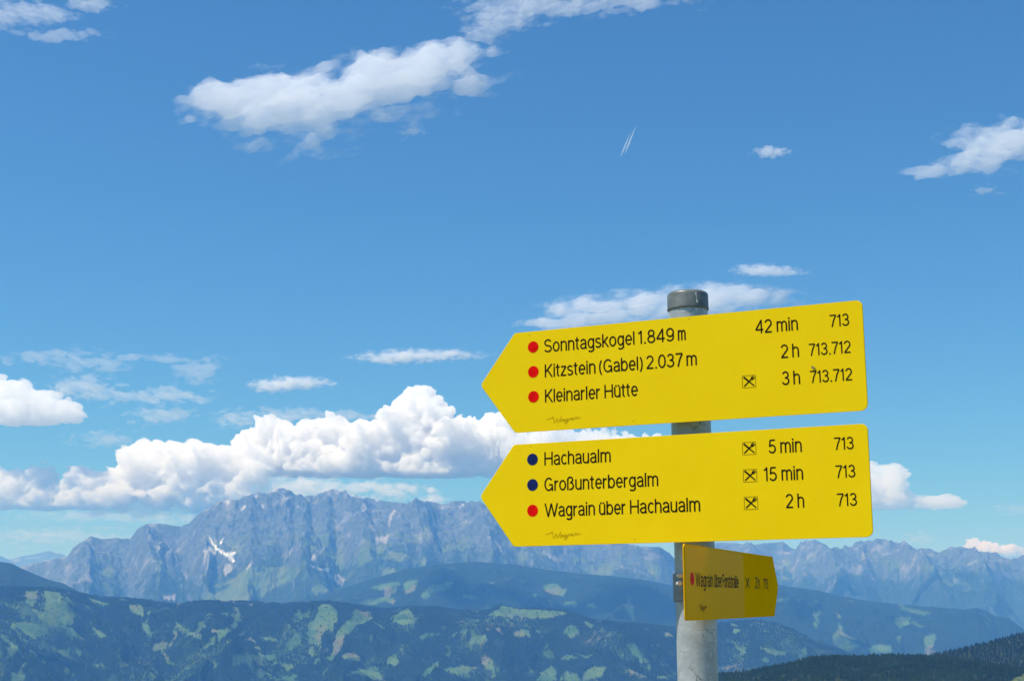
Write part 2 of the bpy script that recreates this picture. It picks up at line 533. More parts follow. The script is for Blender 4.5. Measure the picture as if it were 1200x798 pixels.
nz_ = fbm(P[..., 0] / 500, P[..., 1] / 500, 5, 72)
rock = sstep(-100, 100, (h - 430 - 300 * nz_) + 240 * (sl - 0.75))
alp = sstep(0.1, 0.3, nz_ + sstep(120, 500, h) * 0.35 - 0.15)
snow = sstep(0.36, 0.42, fbm(P[..., 0] / 140, P[..., 1] / 140, 4, 6) * 0.6 + sstep(600, 850, h) * 0.22 - sl * 0.05)
rng = np_mesh("mountain_range", P.reshape(-1, 3), grid_faces(*h.shape), M_MOUNT, attrs=dict(rock=rock, alp=alp, snow=snow, scree=h * 0))
tag(rng, kind="structure")

# farthest range in the gap on the left
CREST_A = [(-500,640),(-200,655),(-60,645),(0,651),(10,655),(25,652),(45,648),(58,645),(75,650),(100,660),(200,668),(400,672)]
az, r, s, P = ridge("far", CREST_A, 33000, 4000, 2500, 420, 80,
    [(0,0),(1500,700),(4000,1300)], [(0,0),(2500,1200)], None, 31, amp=260., rscale=2600., crag=80., azlim=(-0.6, 0.0))
h = P[..., 2]
far = np_mesh("mountain_range", P.reshape(-1, 3), grid_faces(*h.shape), M_MOUNT, attrs=dict(rock=sstep(300, 600, h), alp=h * 0 + .4, snow=h * 0, scree=h * 0))
tag(far, kind="structure")

# wooded hills in front of the massif
CREST_D = [(-400,735),(200,728),(330,712),(350,705),(385,694),(430,680),(470,668),(510,661),(555,658),(600,661),(640,667),(680,672),(720,675),(760,680),(800,688),(840,683),(875,683),
 (911,685),(960,692),(1010,703),(1057,708),(1099,711.4),(1130,713.7),(1144,711.4),(1155,716),(1166,721.5),(1182,723.7),(1195,733.7),(1204,741),(1260,768),(1400,800),(1700,800)]
az, r, s, P = ridge("hills", CREST_D, 12300, 3200, 1500, 1300, 260,
    [(0,0),(400,60),(1200,260),(2200,560),(3200,860)], [(0,0),(1500,600)], None, 41, amp=150., rscale=900., crag=14., azlim=(-0.40, 0.42), big=(220., 1500.))
h = P[..., 2]
mead = np.maximum(cover(P, MEADOW_D, 2.4, 4, 110), 0.7 * sstep(0.33, 0.38, fbm(P[..., 0] / 260, P[..., 1] / 420, 5, 91)))
hills = np_mesh("wooded_hills", P.reshape(-1, 3), grid_faces(*h.shape), M_HILL, attrs=dict(meadow=mead))
tag(hills, kind="structure")

# shoulder at the far left
CREST_E0 = [(-500,600),(-250,628),(-100,648),(0,658),(14,660),(29.7,667.7),(49.5,676.6),(75,683.6),(91,692.5),(130,712),(200,740),(300,770)]
az, r, s, P = ridge("shoulder", CREST_E0, 10200, 1800, 900, 420, 110,
    [(0,0),(600,110),(1800,560)], [(0,0),(900,420)], None, 53, amp=90., rscale=800., crag=12., azlim=(-0.62, -0.17))
h = P[..., 2]
mead = sstep(0.25, 0.30, fbm(P[..., 0] / 300, P[..., 1] / 420, 5, 92))
sh = np_mesh("wooded_shoulder", P.reshape(-1, 3), grid_faces(*h.shape), M_HILL, attrs=dict(meadow=mead))
tag(sh, kind="structure")

# the long wooded ridge across the valley
CREST_E = [(-600,640),(-300,662),(-100,680),(0,687.5),(20,688.5),(40,689.5),(65,689),(89,694.5),(111,697),(131,700),(150,701),(170,703),(203.5,708),(229,704),(269,704),(300,705),
 (330,707),(349.5,706),(385,704),(411,708),(438.6,712),(450,713),(480,711),(509,711),(539,715),(569,715),(584.6,709),(604,712),(640,713),(671,717),(695,726),
 (723,729),(748.5,730),(792,735),(820,733),(851,729),(884.6,727),(907,730),(929,736),(951.5,748),(982.8,758),(996,765),(1020,775),(1060,792),(1120,815),(1300,840)]
az, r, s, P = ridge("ridge", CREST_E, 8300, 2000, 1100, 1700, 300,
    [(0,0),(150,30),(600,190),(1400,480),(2000,720)], [(0,0),(300,60),(1100,420)], None, 61, amp=150., rscale=620., crag=10., azlim=(-0.60, 0.30), rwave=0.05, big=(230., 1100.))
h = P[..., 2]
mE = cover(P, MEADOW_E, 2.0, 5, 55)
young = sstep(0.0, 0.30, fbm(P[..., 0] / 330, P[..., 1] / 520, 5, 93)) * (0.35 + 0.65 * sstep(-0.1, 0.25, fbm(P[..., 0] / 40, P[..., 1] / 60, 3, 94)))
fields = 0.85 * sstep(0.35, 0.40, fbm(P[..., 0] / 120, P[..., 1] / 190, 4, 95) + 0.25 * fbm(P[..., 0] / 900, P[..., 1] / 900, 3, 96))
mE = np.maximum(mE, fields)
meadE = np.maximum(mE, 0.7 * young)
ridge_o = np_mesh("wooded_ridge", P.reshape(-1, 3), grid_faces(*h.shape), M_HILL, attrs=dict(meadow=meadE))
tag(ridge_o, kind="structure")

# ---- conifers as one mass per slope
def conifer_mesh(name, pts, hh, rr, tiers, sides, mat, seed, tint):
    rng_ = np.random.default_rng(seed)
    n = len(pts)
    Vs, Fs, Ts = [], [], []
    base = 0
    rot = rng_.uniform(0, 6.28, n)
    for t in range(tiers):
        z0 = hh * (0.08 + 0.28 * t) if tiers > 1 else hh * 0.05
        z1 = hh * (0.08 + 0.28 * t + 0.44) if t < tiers - 1 else hh
        rad = rr * (1 - 0.27 * t)
        ang = np.arange(sides) * 2 * math.pi / sides
        a = rot[:, None] + ang[None] + t * 0.5
        jr = rad[:, None] * rng_.uniform(0.75, 1.2, (n, sides))
        ring = np.stack([pts[:, None, 0] + jr * np.cos(a), pts[:, None, 1] + jr * np.sin(a),
                         (pts[:, 2] + z0)[:, None] + hh[:, None] * rng_.uniform(-.05, .05, (n, sides))], -1)
        tip = np.stack([pts[:, 0] + rr * rng_.uniform(-.08, .08, n), pts[:, 1], pts[:, 2] + z1], -1)[:, None]
        Vs.append(np.concatenate([ring, tip], 1).reshape(-1, 3))
        k = np.arange(n)[:, None] * (sides + 1) + base
        i = np.arange(sides)[None]
        Fs.append(np.stack([k + i, k + (i + 1) % sides, k + sides + 0 * i], -1).reshape(-1, 3))
        Ts.append(np.repeat(tint, sides + 1))
        base += n * (sides + 1)
    return np_mesh(name, np.concatenate(Vs), np.concatenate(Fs), mat, smooth=False, attrs=dict(tint=np.concatenate(Ts)))

def conifer_mat():
    m, nt, b = material("conifer_needles")
    c = mixc(nt, attr(nt, "tint"), (0.003, 0.012, 0.007), (0.022, 0.052, 0.017))
    nt.links.new(c, b.inputs["Base Color"])
    b.inputs["Roughness"].default_value = 0.9
    b.inputs["Specular IOR Level"].default_value = 0.15
    return m
M_CON = conifer_mat()

def sample_grid(P, wt, n, seed):
    """random points on a grid surface, weight per cell"""
    rng_ = np.random.default_rng(seed)
    a, b_, c, d = P[:-1, :-1], P[1:, :-1], P[1:, 1:], P[:-1, 1:]
    area = np.abs(np.cross((c - a)[..., :2], (d - b_)[..., :2])) * 0.5
    w = (area * wt[:-1, :-1]).ravel()
    cs = np.cumsum(w)
    k = np.searchsorted(cs, rng_.uniform(0, cs[-1], n))
    k = np.clip(k, 0, len(w) - 1)
    i, j = np.unravel_index(k, area.shape)
    u, v = rng_.uniform(0, 1, (2, n, 1))
    p = (P[i, j] * (1 - u) + P[i + 1, j] * u) * (1 - v) + (P[i, j + 1] * (1 - u) + P[i + 1, j + 1] * u) * v
    return p, rng_

inview = (az > -0.40) & (az < 0.28)
wt = (1 - 0.97 * sstep(0.1, 0.9, mE)) * (1 - 0.6 * young) * inview[:, None] * (s > -120)
sparse = fbm(P[..., 0] / 160, P[..., 1] / 160, 4, 12)
wt = wt * sstep(-0.42, -0.15, sparse)
pts, rg = sample_grid(P, wt, 150000, 3)
hh = rg.uniform(7, 13, len(pts))
tint = np.clip(0.36 + 0.5 * fbm(pts[:, 0] / 420, pts[:, 1] / 420, 5, 14) + rg.uniform(-.25, .25, len(pts)), 0, 1)
wood = conifer_mesh("conifer_forest", pts - np.array([0, 0, 1.0]), hh, hh * 0.36, 1, 5, M_CON, 5, tint)
tag(wood, "dark conifer forest covering the long ridge across the valley", "forest", kind="stuff")

# near wooded hill at lower right, two folds
CREST_F2 = [(900,800),(1000,778),(1060,768),(1100,762),(1135,755),(1166,747),(1199.6,738),(1260,722),(1400,690),(1600,660),(1900,640),(2300,640)]
az, r, s, P = ridge("fold", CREST_F2, 3100, 700, 600, 420, 90,
    [(0,0),(300,60),(700,200)], [(0,0),(600,260)], None, 83, amp=18., rscale=320., azlim=(0.10, 0.85), rwave=0.03)
P2 = P - np.array([0, 0, 6.0])
f2 = np_mesh("wooded_fold", P2.reshape(-1, 3), grid_faces(*P.shape[:2]), M_NEAR, attrs=dict(meadow=P[..., 2] * 0))
tag(f2, kind="structure")
pts, rg = sample_grid(P2, ((s > -150) & (az[:, None] < 0.6)) * 1.0, 34000, 8)
hh = rg.uniform(5.5, 9, len(pts))
tint = np.clip(0.25 + 0.4 * fbm(pts[:, 0] / 90, pts[:, 1] / 90, 4, 15) + rg.uniform(-.2, .2, len(pts)), 0, 1)
w2 = conifer_mesh("conifer_forest", pts - np.array([0, 0, 1.0]), hh, hh * 0.24, 2, 6, M_CON, 6, tint)
tag(w2, "darkest conifer forest on the fold rising at the right edge", "forest", kind="stuff")

CREST_F1 = [(700,812),(800,797),(840,786),(862,784),(896,778),(925,774),(947,767),(965,765.5),(996,765.5),(1020,764.5),(1054.6,763.6),(1077,764),(1108,766),(1150,772),(1200,779),(1300,790),(1500,800),(1900,820)]
az, r, s, P = ridge("hill", CREST_F1, 2300, 600, 400, 520, 140,
    [(0,0),(200,18),(600,105)], [(0,0),(400,130)], None, 87, amp=18., rscale=240., azlim=(0.02, 0.70), rwave=0.03)
P1 = P - np.array([0, 0, 5.5])
px1, py1 = to_px(P1)
lane = ((px1 > 1184) & (py1 > 796 - (px1 - 1184) * 0.42) & (px1 < 1300)) * 1.0
f1 = np_mesh("wooded_hill", P1.reshape(-1, 3), grid_faces(*P.shape[:2]), M_NEAR, attrs=dict(meadow=lane))
tag(f1, kind="structure")
clump = fbm(P[..., 0] / 70, P[..., 1] / 70, 4, 19)
pts, rg = sample_grid(P1, ((s > -150) & (az[:, None] < 0.5)) * sstep(-0.5, -0.1, clump) * (1 - lane), 60000, 9)
hh = rg.uniform(2.6, 4.5, len(pts)) + 3.2 * rg.uniform(0, 1, len(pts)) ** 3 * (1 + 0.25 * fbm(pts[:, 0] / 60, pts[:, 1] / 60, 3, 22))
tint = np.clip(0.42 + 0.55 * fbm(pts[:, 0] / 60, pts[:, 1] / 60, 4, 16) + rg.uniform(-.25, .25, len(pts)), 0, 1)
w1 = conifer_mesh("conifer_forest", pts - np.array([0, 0, 1.0]), hh, hh * 0.42, 3, 7, M_CON, 7, tint)
tag(w1, "green conifer forest on the nearest hill at lower right", "forest", kind="stuff")

# valley floor: one sheet out to the horizon
mv, nt, b = material("valley_meadow")
nt.links.new(mixc(nt, ramp(nt, noise(nt, 0.002, 5, 0.6), 0.4, 0.6), (0.03, 0.055, 0.02), (0.11, 0.15, 0.05)), b.inputs["Base Color"])
b.inputs["Roughness"].default_value = 0.95
n = 96
ang = np.linspace(0, 2 * math.pi, n, endpoint=False)
V = [(0, 0, -1100)] + [(rad * math.cos(a), rad * math.sin(a), -1100) for rad in (9000, 44000) for a in ang]
F = [(0, 1 + i, 1 + (i + 1) % n) for i in range(n)] + [(1 + i, 1 + n + i, 1 + n + (i + 1) % n, 1 + (i + 1) % n) for i in range(n)]
tag(mesh_obj("valley_ground", V, F, mv), kind="structure")

# the hilltop the post stands on: falls away to the valley
mk, nt, b = material("summit_grass")
nt.links.new(mixc(nt, ramp(nt, noise(nt, 1.3, 6, 0.65), 0.35, 0.65), (0.14, 0.125, 0.045), (0.27, 0.215, 0.085)), b.inputs["Base Color"])
b.inputs["Roughness"].default_value = 0.95
rad = np.concatenate([np.linspace(0.05, 14, 40), np.geomspace(15, 3000, 60)])
ang = np.linspace(0, 2 * math.pi, 121)[:-1]
RR, AA = np.meshgrid(rad, ang, indexing='ij')
KX, KY = RR * np.cos(AA) + 0.2, RR * np.sin(AA) + 1.2
KZ = -1.66 - 0.012 * RR - 0.33 * np.maximum(RR - 4, 0) * sstep(4, 12, RR) - 0.0 + 0.05 * fbm(KX / 1.4, KY / 1.4, 4, 3) * sstep(0, 3, RR) + 0.06 * RR * sstep(20, 200, RR) * fbm(KX / 400, KY / 400, 4, 4)
KZ = np.maximum(KZ, -1090)
V = np.stack([KX, KY, KZ], -1).reshape(-1, 3)
na = len(ang)
i, j = np.meshgrid(np.arange(len(rad) - 1), np.arange(na), indexing='ij')
F = np.stack([(i * na + j), ((i + 1) * na + j), ((i + 1) * na + (j + 1) % na), (i * na + (j + 1) % na)], -1).reshape(-1, 4)
V[:na] = np.array([0.2, 1.2, -1.66]) + (V[:na] - np.array([0.2, 1.2, -1.66])) * 1e-3
tag(np_mesh("summit_ground", V, F, mk), kind="structure")

# air: one even volume round camera and landscape
mh = bpy.data.materials.new("mountain_air")
mh.use_nodes = True
nt = mh.node_tree
nt.nodes.remove(nt.nodes["Principled BSDF"])
pv = nt.nodes.new("ShaderNodeVolumePrincipled")
pv.inputs["Color"].default_value = (0.125, 0.405, 1.0, 1)
pv.inputs["Absorption Color"].default_value = (1, 1, 1, 1)
pv.inputs["Density"].default_value = 6.6e-5
pv.inputs["Anisotropy"].default_value = 0.0
nt.links.new(pv.outputs[0], nt.nodes["Material Output"].inputs["Volume"])
HB, HT = -1101.0, 1420.0
S_ = 46000
V = [(x, y, z) for z in (HB, HT) for x, y in ((-S_, -S_), (S_, -S_), (S_, S_), (-S_, S_))]
F = [(3, 2, 1, 0), (4, 5, 6, 7), (0, 1, 5, 4), (1, 2, 6, 5), (2, 3, 7, 6), (3, 0, 4, 7)]
tag(mesh_obj("haze", V, F, mh), kind="stuff")

# ------------------------------------------------------------------ clouds (lit volumes)
def worley(x, y, seed=0):
    """rounded lumps: 1 at a cell's centre, 0 between cells"""
    x0, y0 = np.floor(x), np.floor(y)
    best = np.full(x.shape, 9.0)
    for i in (-1, 0, 1):
        for j in (-1, 0, 1):
            hx = _hash(x0 + i, y0 + j, seed) / 6.2831853
            hy = _hash(x0 + i, y0 + j, seed + 511) / 6.2831853
            dd = (x0 + i + hx - x) ** 2 + (y0 + j + hy - y) ** 2
            best = np.minimum(best, dd)
    return 1 - np.clip(best, 0, 1)

def smax(a, b, k):
    h = np.clip(0.5 + 0.5 * (a - b) / k, 0, 1)
    return b * (1 - h) + a * h + k * h * (1 - h)

def cloud(label, puffs, Y, tau, style='cumulus', base=None, vox=1.0, seed=0, depth=1.3, rot=0.0, rag=1.0, fade=1.0):
    """A closed body of vapour. puffs: (px, py, rx, ry) survey readings at distance Y;
       tau: how thick (optically) its middle is; its real depth follows from its lumps."""
    k = Y / FPX * 1.01
    C = [(at(px, py, Y), rx * k, ry * k) for px, py, rx, ry in puffs]
    cen = np.mean([c[0] for c in C], axis=0)
    wd = 1.16 if style == 'wisp' else 1.0
    C = [(c[0][0] - cen[0], c[0][2] - cen[2], rx * wd, rz * wd) for c, rx, rz in ((c, c[1], c[2]) for c in C)]
    rm = float(np.mean([c[3] for c in C]))
    st = k * vox
    mg = 2.0 if style == 'wisp' else 1.35
    st = st * (0.75 if style == 'cumulus' else 1.0)
    xs = np.arange(min(c[0] - mg * c[2] for c in C), max(c[0] + mg * c[2] for c in C), st)
    zs = np.arange(min(c[1] - mg * c[3] for c in C), max(c[1] + mg * c[3] for c in C), st)
    X, Zz = np.meshgrid(xs, zs, indexing='ij')
    ca, sa = math.cos(R_(rot)), math.sin(R_(rot))
    so = seed * 37.3
    if style == 'wisp':
        U = (X * ca + Zz * sa) / (rm * 3.2) + so
        W = (-X * sa + Zz * ca) / (rm * 1.15) + so
        wx = fbm(U, W, 4, seed + 1) * rm * 1.5 * rag
        wz = fbm(U + 9, W, 4, seed + 2) * rm * 0.75 * rag
    else:
        wx = fbm(X / rm + so, Zz / rm, 3, seed + 1) * rm * 0.45
        wz = fbm(X / rm + so, Zz / rm + 5, 3, seed + 2) * rm * 0.35
    qx, qz = X + wx, Zz + wz
    f = None
    for cx_, cz_, rx, rz in C:
        v = 1 - ((qx - cx_) / rx) ** 2 - ((qz - cz_) / rz) ** 2
        if style == 'wisp': v = 0.95 - np.sqrt(1 - v)
        v = np.maximum(v, -1.5)
        f = v if f is None else smax(f, v, 0.18)
    if style == 'cumulus':
        l1 = worley(qx / (rm * 1.05) + so, qz / (rm * 0.95), seed + 3)
        l2 = worley(qx / (rm * 0.50) + so, qz / (rm * 0.46), seed + 4)
        l4 = worley(qx / (rm * 0.11) + so, qz / (rm * 0.105), seed + 9)
        l3 = worley(qx / (rm * 0.23) + so, qz / (rm * 0.22), seed + 6)
        fb = fbm(X / (rm * 0.5) + so, Zz / (rm * 0.5), 5, seed + 5)
        f = f + 0.40 * (l1 - 0.55) + 0.28 * (l2 - 0.6) + 0.16 * (l3 - 0.6) + 0.08 * (l4 - .6) + 0.85 * fb
        D = rm * depth * np.sqrt(np.clip(f, 0, 3)) * (0.62 + 0.30 * l1 + 0.20 * l2 + 0.13 * l3 + 0.07 * l4 + 0.5 * fb) * np.clip(1 + 1.1 * fbm(X / (rm * 2.6) + so, Zz / (rm * 1.8), 3, seed + 15), 0.45, 1.6)
        if base is not None:
            zb = at(CX, base, Y)[2] - cen[2] + rm * 0.22 * fbm(X / (rm * 1.5) + so, X * 0, 3, seed + 8)
            D = D * sstep(-0.10, 0.16, (Zz - zb) / rm)
    else:
        fine = fbm(U * 3.0 + 3, W * 1.9, 6, seed + 5, gain=0.55)
        g_ = sstep(-0.42, 0.80, f + 0.82 * rag * fine)
        g_ = g_ * np.clip(0.85 + 0.6 * fbm(U * 2, W * 2.2, 5, seed + 7), 0.1, 1.4)
        g_ = g_ ** 2.1
        D = rm * depth * g_
    D[0, :] = D[-1, :] = 0
    D[:, 0] = D[:, -1] = 0
    D[D < rm * 0.003] = 0
    nx, nz = D.shape
    i, j = np.meshgrid(np.arange(nx - 1), np.arange(nz - 1), indexing='ij')
    q = np.stack([i * nz + j, (i + 1) * nz + j, (i + 1) * nz + j + 1, i * nz + j + 1], -1).reshape(-1, 4)
    q = q[(D.ravel()[q] > 0).any(axis=1)]
    used = np.unique(q)
    # the rim is shared by the near and the far side, so the body is closed
    n = len(used)
    remap = np.zeros(nx * nz, np.int64); remap[used] = np.arange(n)
    du = D.ravel()[used]
    back = np.where(du > 0, np.arange(n) + n, np.arange(n))
    lean = 0.35 * Zz.ravel()[used]
    bulge = 0.25 * rm * depth * fbm(X.ravel()[used] / (rm * 2) + so, Zz.ravel()[used] / (rm * 2), 3, seed + 11)
    A = np.stack([X.ravel()[used], -du + lean + bulge, Zz.ravel()[used]], -1)
    B = np.stack([X.ravel()[used], du + lean + bulge, Zz.ravel()[used]], -1)
    fr = remap[q]
    bk = back[fr][:, ::-1]
    o = np_mesh("cloud", np.concatenate([A, B]), np.concatenate([fr, bk]), vapour(tau * (0.68 if style == 'cumulus' else 0.82) / (2 * rm * depth)), smooth=False)
    o.location = cen
    tag(o, label, "cloud", "clouds in the blue sky")
    return o

_vap = {}
def vapour(sig):
    key = round(math.log(sig) * 4)
    if key not in _vap:
        m = bpy.data.materials.new("cloud_vapour")
        m.use_nodes = True
        nt = m.node_tree
        nt.nodes.remove(nt.nodes["Principled BSDF"])
        v = nt.nodes.new("ShaderNodeVolumePrincipled")
        v.inputs["Color"].default_value = (1, 1, 1, 1)
        v.inputs["Absorption Color"].default_value = (1, 1, 1, 1)
        v.inputs["Density"].default_value = math.exp(key / 4)
        v.inputs["Anisotropy"].default_value = 0.0
        nt.links.new(v.outputs[0], nt.nodes["Material Output"].inputs["Volume"])
        _vap[key] = m
    return _vap[key]

Yb = 27000.0
cloud("long low bank of white cumulus at the left edge over the left mountain",
      [(-40,578,50,24),(10,575,40,25),(45,568,26,22),(95,566,26,17),(70,582,60,20),(120,577,40,18)], Yb, 9, base=597, seed=1)
cloud("white cumulus heaped behind the left flank of the big mountain",
      [(175,545,32,30),(165,532,20,17),(205,550,36,28),(235,541,26,21),(265,552,30,26),(225,572,75,24),(150,568,34,22),(290,545,28,26)], Yb + 800, 10, base=604, seed=2)
cloud("tallest cumulus tower standing above the big mountain",
      [(318,515,26,26),(300,532,26,24),(358,520,30,24),(388,513,28,26),(425,520,34,28),(345,545,70,24),(405,548,70,22),(490,476,23,24),(480,497,34,29),
       (507,482,20,21),(468,522,42,34),(522,517,44,32),(500,547,70,22),(562,532,44,32),(585,514,28,26),(600,542,50,22)], Yb + 2200, 11, base=560, seed=3)
cloud("cumulus seen through the gap between the two large signs",
      [(640,522,50,24),(700,524,60,20),(760,530,50,16)], Yb + 1500, 6, base=560, seed=4)
cloud("small white cumulus at the left edge above the bank",
      [(-5,470,28,26),(18,470,30,25),(45,478,40,20),(75,483,22,13),(30,488,60,12)], Yb, 7, base=499, seed=5)
cloud("white cumulus just right of the lower large sign",
      [(1020,570,28,26),(1042,566,24,22),(1030,586,42,14),(1082,589,42,8)], Yb, 5, base=598, seed=6, vox=.8)
cloud("tiny bright cumulus on the skyline at the right edge",
      [(1145,641,14,9),(1158,644,16,8),(1185,646,14,8)], 46800., 8, base=656, seed=7, vox=0.5)
cloud("small flat cloud left of the cumulus tower", [(328,451,34,8),(350,449,36,8)], 20000., 3.2, 'wisp', seed=8, vox=0.7, rag=.7)
cloud("lens shaped cloud above the cumulus tower", [(470,419,52,8),(500,416,62,7)], 20000., 3.2, 'wisp', seed=9, vox=0.7, rag=.6)
cloud("faint torn cloud streaks highest above the left cumulus", [(55,418,45,10),(110,424,45,12),(190,420,65,5),(230,436,24,16)], 20000., 0.8, 'wisp', seed=10, rag=1.3)
cloud("faint torn cloud streaks just right of the left cumulus", [(90,452,34,16),(140,462,55,10),(190,464,45,8),(190,487,34,11),(130,516,38,9)], 20500., 1.2, 'wisp', seed=11, rag=1.3)
cloud("thin flat streaks beside the tower of the cumulus", [(280,491,32,10),(340,486,55,8),(410,488,75,6)], 24000., 1.2, 'wisp', seed=12)
cloud("thin pale cloud hugging the left shoulder of the mountain", [(120,604,95,8),(200,606,75,8),(60,628,90,10)], 29000., 0.8, 'wisp', seed=13)
cloud("ragged strip of cloud resting on the highest summit", [(330,572,95,14),(250,586,80,18),(430,572,60,10),(455,578,20,12),(505,584,20,10),(170,596,80,12)], 27500., 2.4, 'wisp', seed=14)
cloud("largest high white cloud at upper left, trailing up to the right",
      [(297,118,58,36),(340,128,80,48),(400,112,86,44),(455,97,66,38),(505,82,58,32),(545,66,36,24),(254,116,30,16)], 10500., 3.2, 'wisp', seed=15, rot=12)
cloud("high cloud cut off by the top edge", [(566,46,20,9),(576,34,24,11),(590,22,44,18),(640,4,95,18),(720,0,85,12)], 9500., 1.1, 'wisp', seed=16, rot=12)
cloud("cloud cut off by the top left corner", [(-10,18,64,22),(30,14,48,16),(60,20,30,9),(110,2,24,9),(70,45,55,6)], 9500., 1.2, 'wisp', seed=17, rot=-12)
cloud("high cloud cut off by the right edge", [(1165,170,48,28),(1195,165,48,28),(1215,170,42,26),(1135,192,34,14),(1085,205,28,8)], 10500., 2.2, 'wisp', seed=18, rot=10)
cloud("small lone cloud at upper right, left of the larger one", [(900,178,18,6),(908,179,16,6)], 10500., 1.6, 'wisp', seed=19, vox=0.6)
cloud("tiny puff under the largest high cloud", [(483,155,15,5)], 10500., 1.4, 'wisp', seed=20, vox=0.5)
cloud("tiny puff below the cloud at the right edge", [(1154,224,15,6)], 10500., 1.2, 'wisp', seed=21, vox=0.5)
cloud("long white cloud behind the top of the post", [(655,380,44,10),(700,366,64,18),(760,360,64,20),(815,354,64,18),(870,347,62,17)], 16000., 2.4, 'wisp', seed=22, rot=6, rag=.7)
cloud("small flat cloud just above the one behind the post", [(890,317,30,8),(910,318,32,6)], 16000., 1.8, 'wisp', seed=23, vox=0.7, rag=.6)
cloud("faint small cloud above the pale summit right of the signs", [(1075,632,17,8)], 46800., 0.7, 'wisp', seed=25, vox=0.6)
cloud("faint grey streak at the right edge above the skyline", [(1190,596,30,7)], 46800., 0.5, 'wisp', seed=24, vox=0.7)

# vapour trail of an aircraft: two thin streaks
mt = vapour(0.030)
p0, p1 = at(730, 186, 21000.), at(746, 146, 21000.)
tr = link(bpy.data.objects.new("vapour_trail", None))
tr.location = p0
d = p1 - p0
side = np.cross(d, [0, 1, 0]); side /= np.linalg.norm(side)
up = np.cross(side, d); up /= np.linalg.norm(up)
for k_, (o0, t0, t1, w) in enumerate(((0, 0.12, 1.0, 16.), (42., 0.0, 0.78, 13.))):
    V, F = [], []
    ns, nc_ = 16, 8
    for i in range(ns + 1):
        t = t0 + (t1 - t0) * i / ns
        ww = w * (0.12 + 0.88 * math.sin(math.pi * min(1, max(0, (i / ns) ** 0.7))) )
        c = d * t + side * o0
        for j in range(nc_):
            a = 2 * math.pi * j / nc_
            V.append(c + ww * (math.cos(a) * side + math.sin(a) * up))
    for i in range(ns):
        for j in range(nc_):
            F.append((i * nc_ + j, (i + 1) * nc_ + j, (i + 1) * nc_ + (j + 1) % nc_, i * nc_ + (j + 1) % nc_))
    F.append(tuple(range(nc_))); F.append(tuple(range(ns * nc_, ns * nc_ + nc_))[::-1])
    mesh_obj("streak", V, F, mt, tr)
tag(tr, "thin white double vapour trail of an aircraft high in the sky", "vapour trail")

# ------------------------------------------------------------------ post
def galvanised():
    m, nt, b = material("galvanised_steel")
    tc = N(nt, "ShaderNodeTexCoord").outputs["Object"]
    n1 = noise(nt, 28, 6, 0.65, tc)
    n2 = noise(nt, 140, 4, 0.6, tc)
    vo = N(nt, "ShaderNodeTexVoronoi", feature='DISTANCE_TO_EDGE')
    vo.inputs["Scale"].default_value = 26
    wv = N(nt, "ShaderNodeVectorMath", operation='ADD')
    nz = N(nt, "ShaderNodeTexNoise"); nz.inputs["Scale"].default_value = 22; nz.inputs["Detail"].default_value = 5
    nt.links.new(tc, nz.inputs["Vector"])
    sc = N(nt, "ShaderNodeVectorMath", operation='SCALE'); sc.inputs["Scale"].default_value = 0.06
    nt.links.new(nz.outputs["Color"], sc.inputs[0])
    nt.links.new(tc, wv.inputs[0]); nt.links.new(sc.outputs[0], wv.inputs[1])
    nt.links.new(wv.outputs[0], vo.inputs["Vector"])
    crack = math_n(nt, 'MULTIPLY', ramp(nt, vo.outputs["Distance"], 0.0, 0.03, 1, 0), ramp(nt, n1, 0.46, 0.60))
    c = mixc(nt, ramp(nt, n1, 0.3, 0.7), (0.33, 0.36, 0.35), (0.50, 0.53, 0.51))
    c = mixc(nt, ramp(nt, n2, 0.58, 0.70, 0, 0.8), c, (0.60, 0.62, 0.61))
    c = mixc(nt, math_n(nt, 'MULTIPLY', crack, 0.75), c, (0.13, 0.135, 0.12))
    nt.links.new(c, b.inputs["Base Color"])
    b.inputs["Metallic"].default_value = 0.25
    b.inputs["Roughness"].default_value = 0.55
    bump(nt, b, n2, 0.12, 0.002)
    return m
M_STEEL = galvanised()

def plastic(name, ca, cb, rough):
    m, nt, b = material(name)
    tc = N(nt, "ShaderNodeTexCoord").outputs["Object"]
    n1 = noise(nt, 60, 5, 0.6, tc)
    nt.links.new(mixc(nt, ramp(nt, n1, 0.35, 0.65), ca, cb), b.inputs["Base Color"])
    b.inputs["Roughness"].default_value = rough
    bump(nt, b, n1, 0.1, 0.002)
    return m
M_CAP = plastic("weathered_cap", (0.11, 0.125, 0.115), (0.17, 0.185, 0.17), 0.42)
M_BAND = plastic("clamp_steel", (0.16, 0.17, 0.16), (0.24, 0.25, 0.235), 0.5)
M_BOLT = plastic("zinc_bolt", (0.62, 0.62, 0.60), (0.72, 0.72, 0.70), 0.3)
M_DROP = plastic("dried_splash", (0.62, 0.60, 0.56), (0.74, 0.72, 0.68), 0.6)

def lathe(prof, n=64, ax=None):
    V, F = [], []
    for (rr, z) in prof:
        for i in range(n):
            a = 2 * math.pi * i / n
            V.append((rr * math.cos(a), rr * math.sin(a), z))
    for k in range(len(prof) - 1):
        for i in range(n):
            F.append((k * n + i, k * n + (i + 1) % n, (k + 1) * n + (i + 1) % n, (k + 1) * n + i))
    return V, F

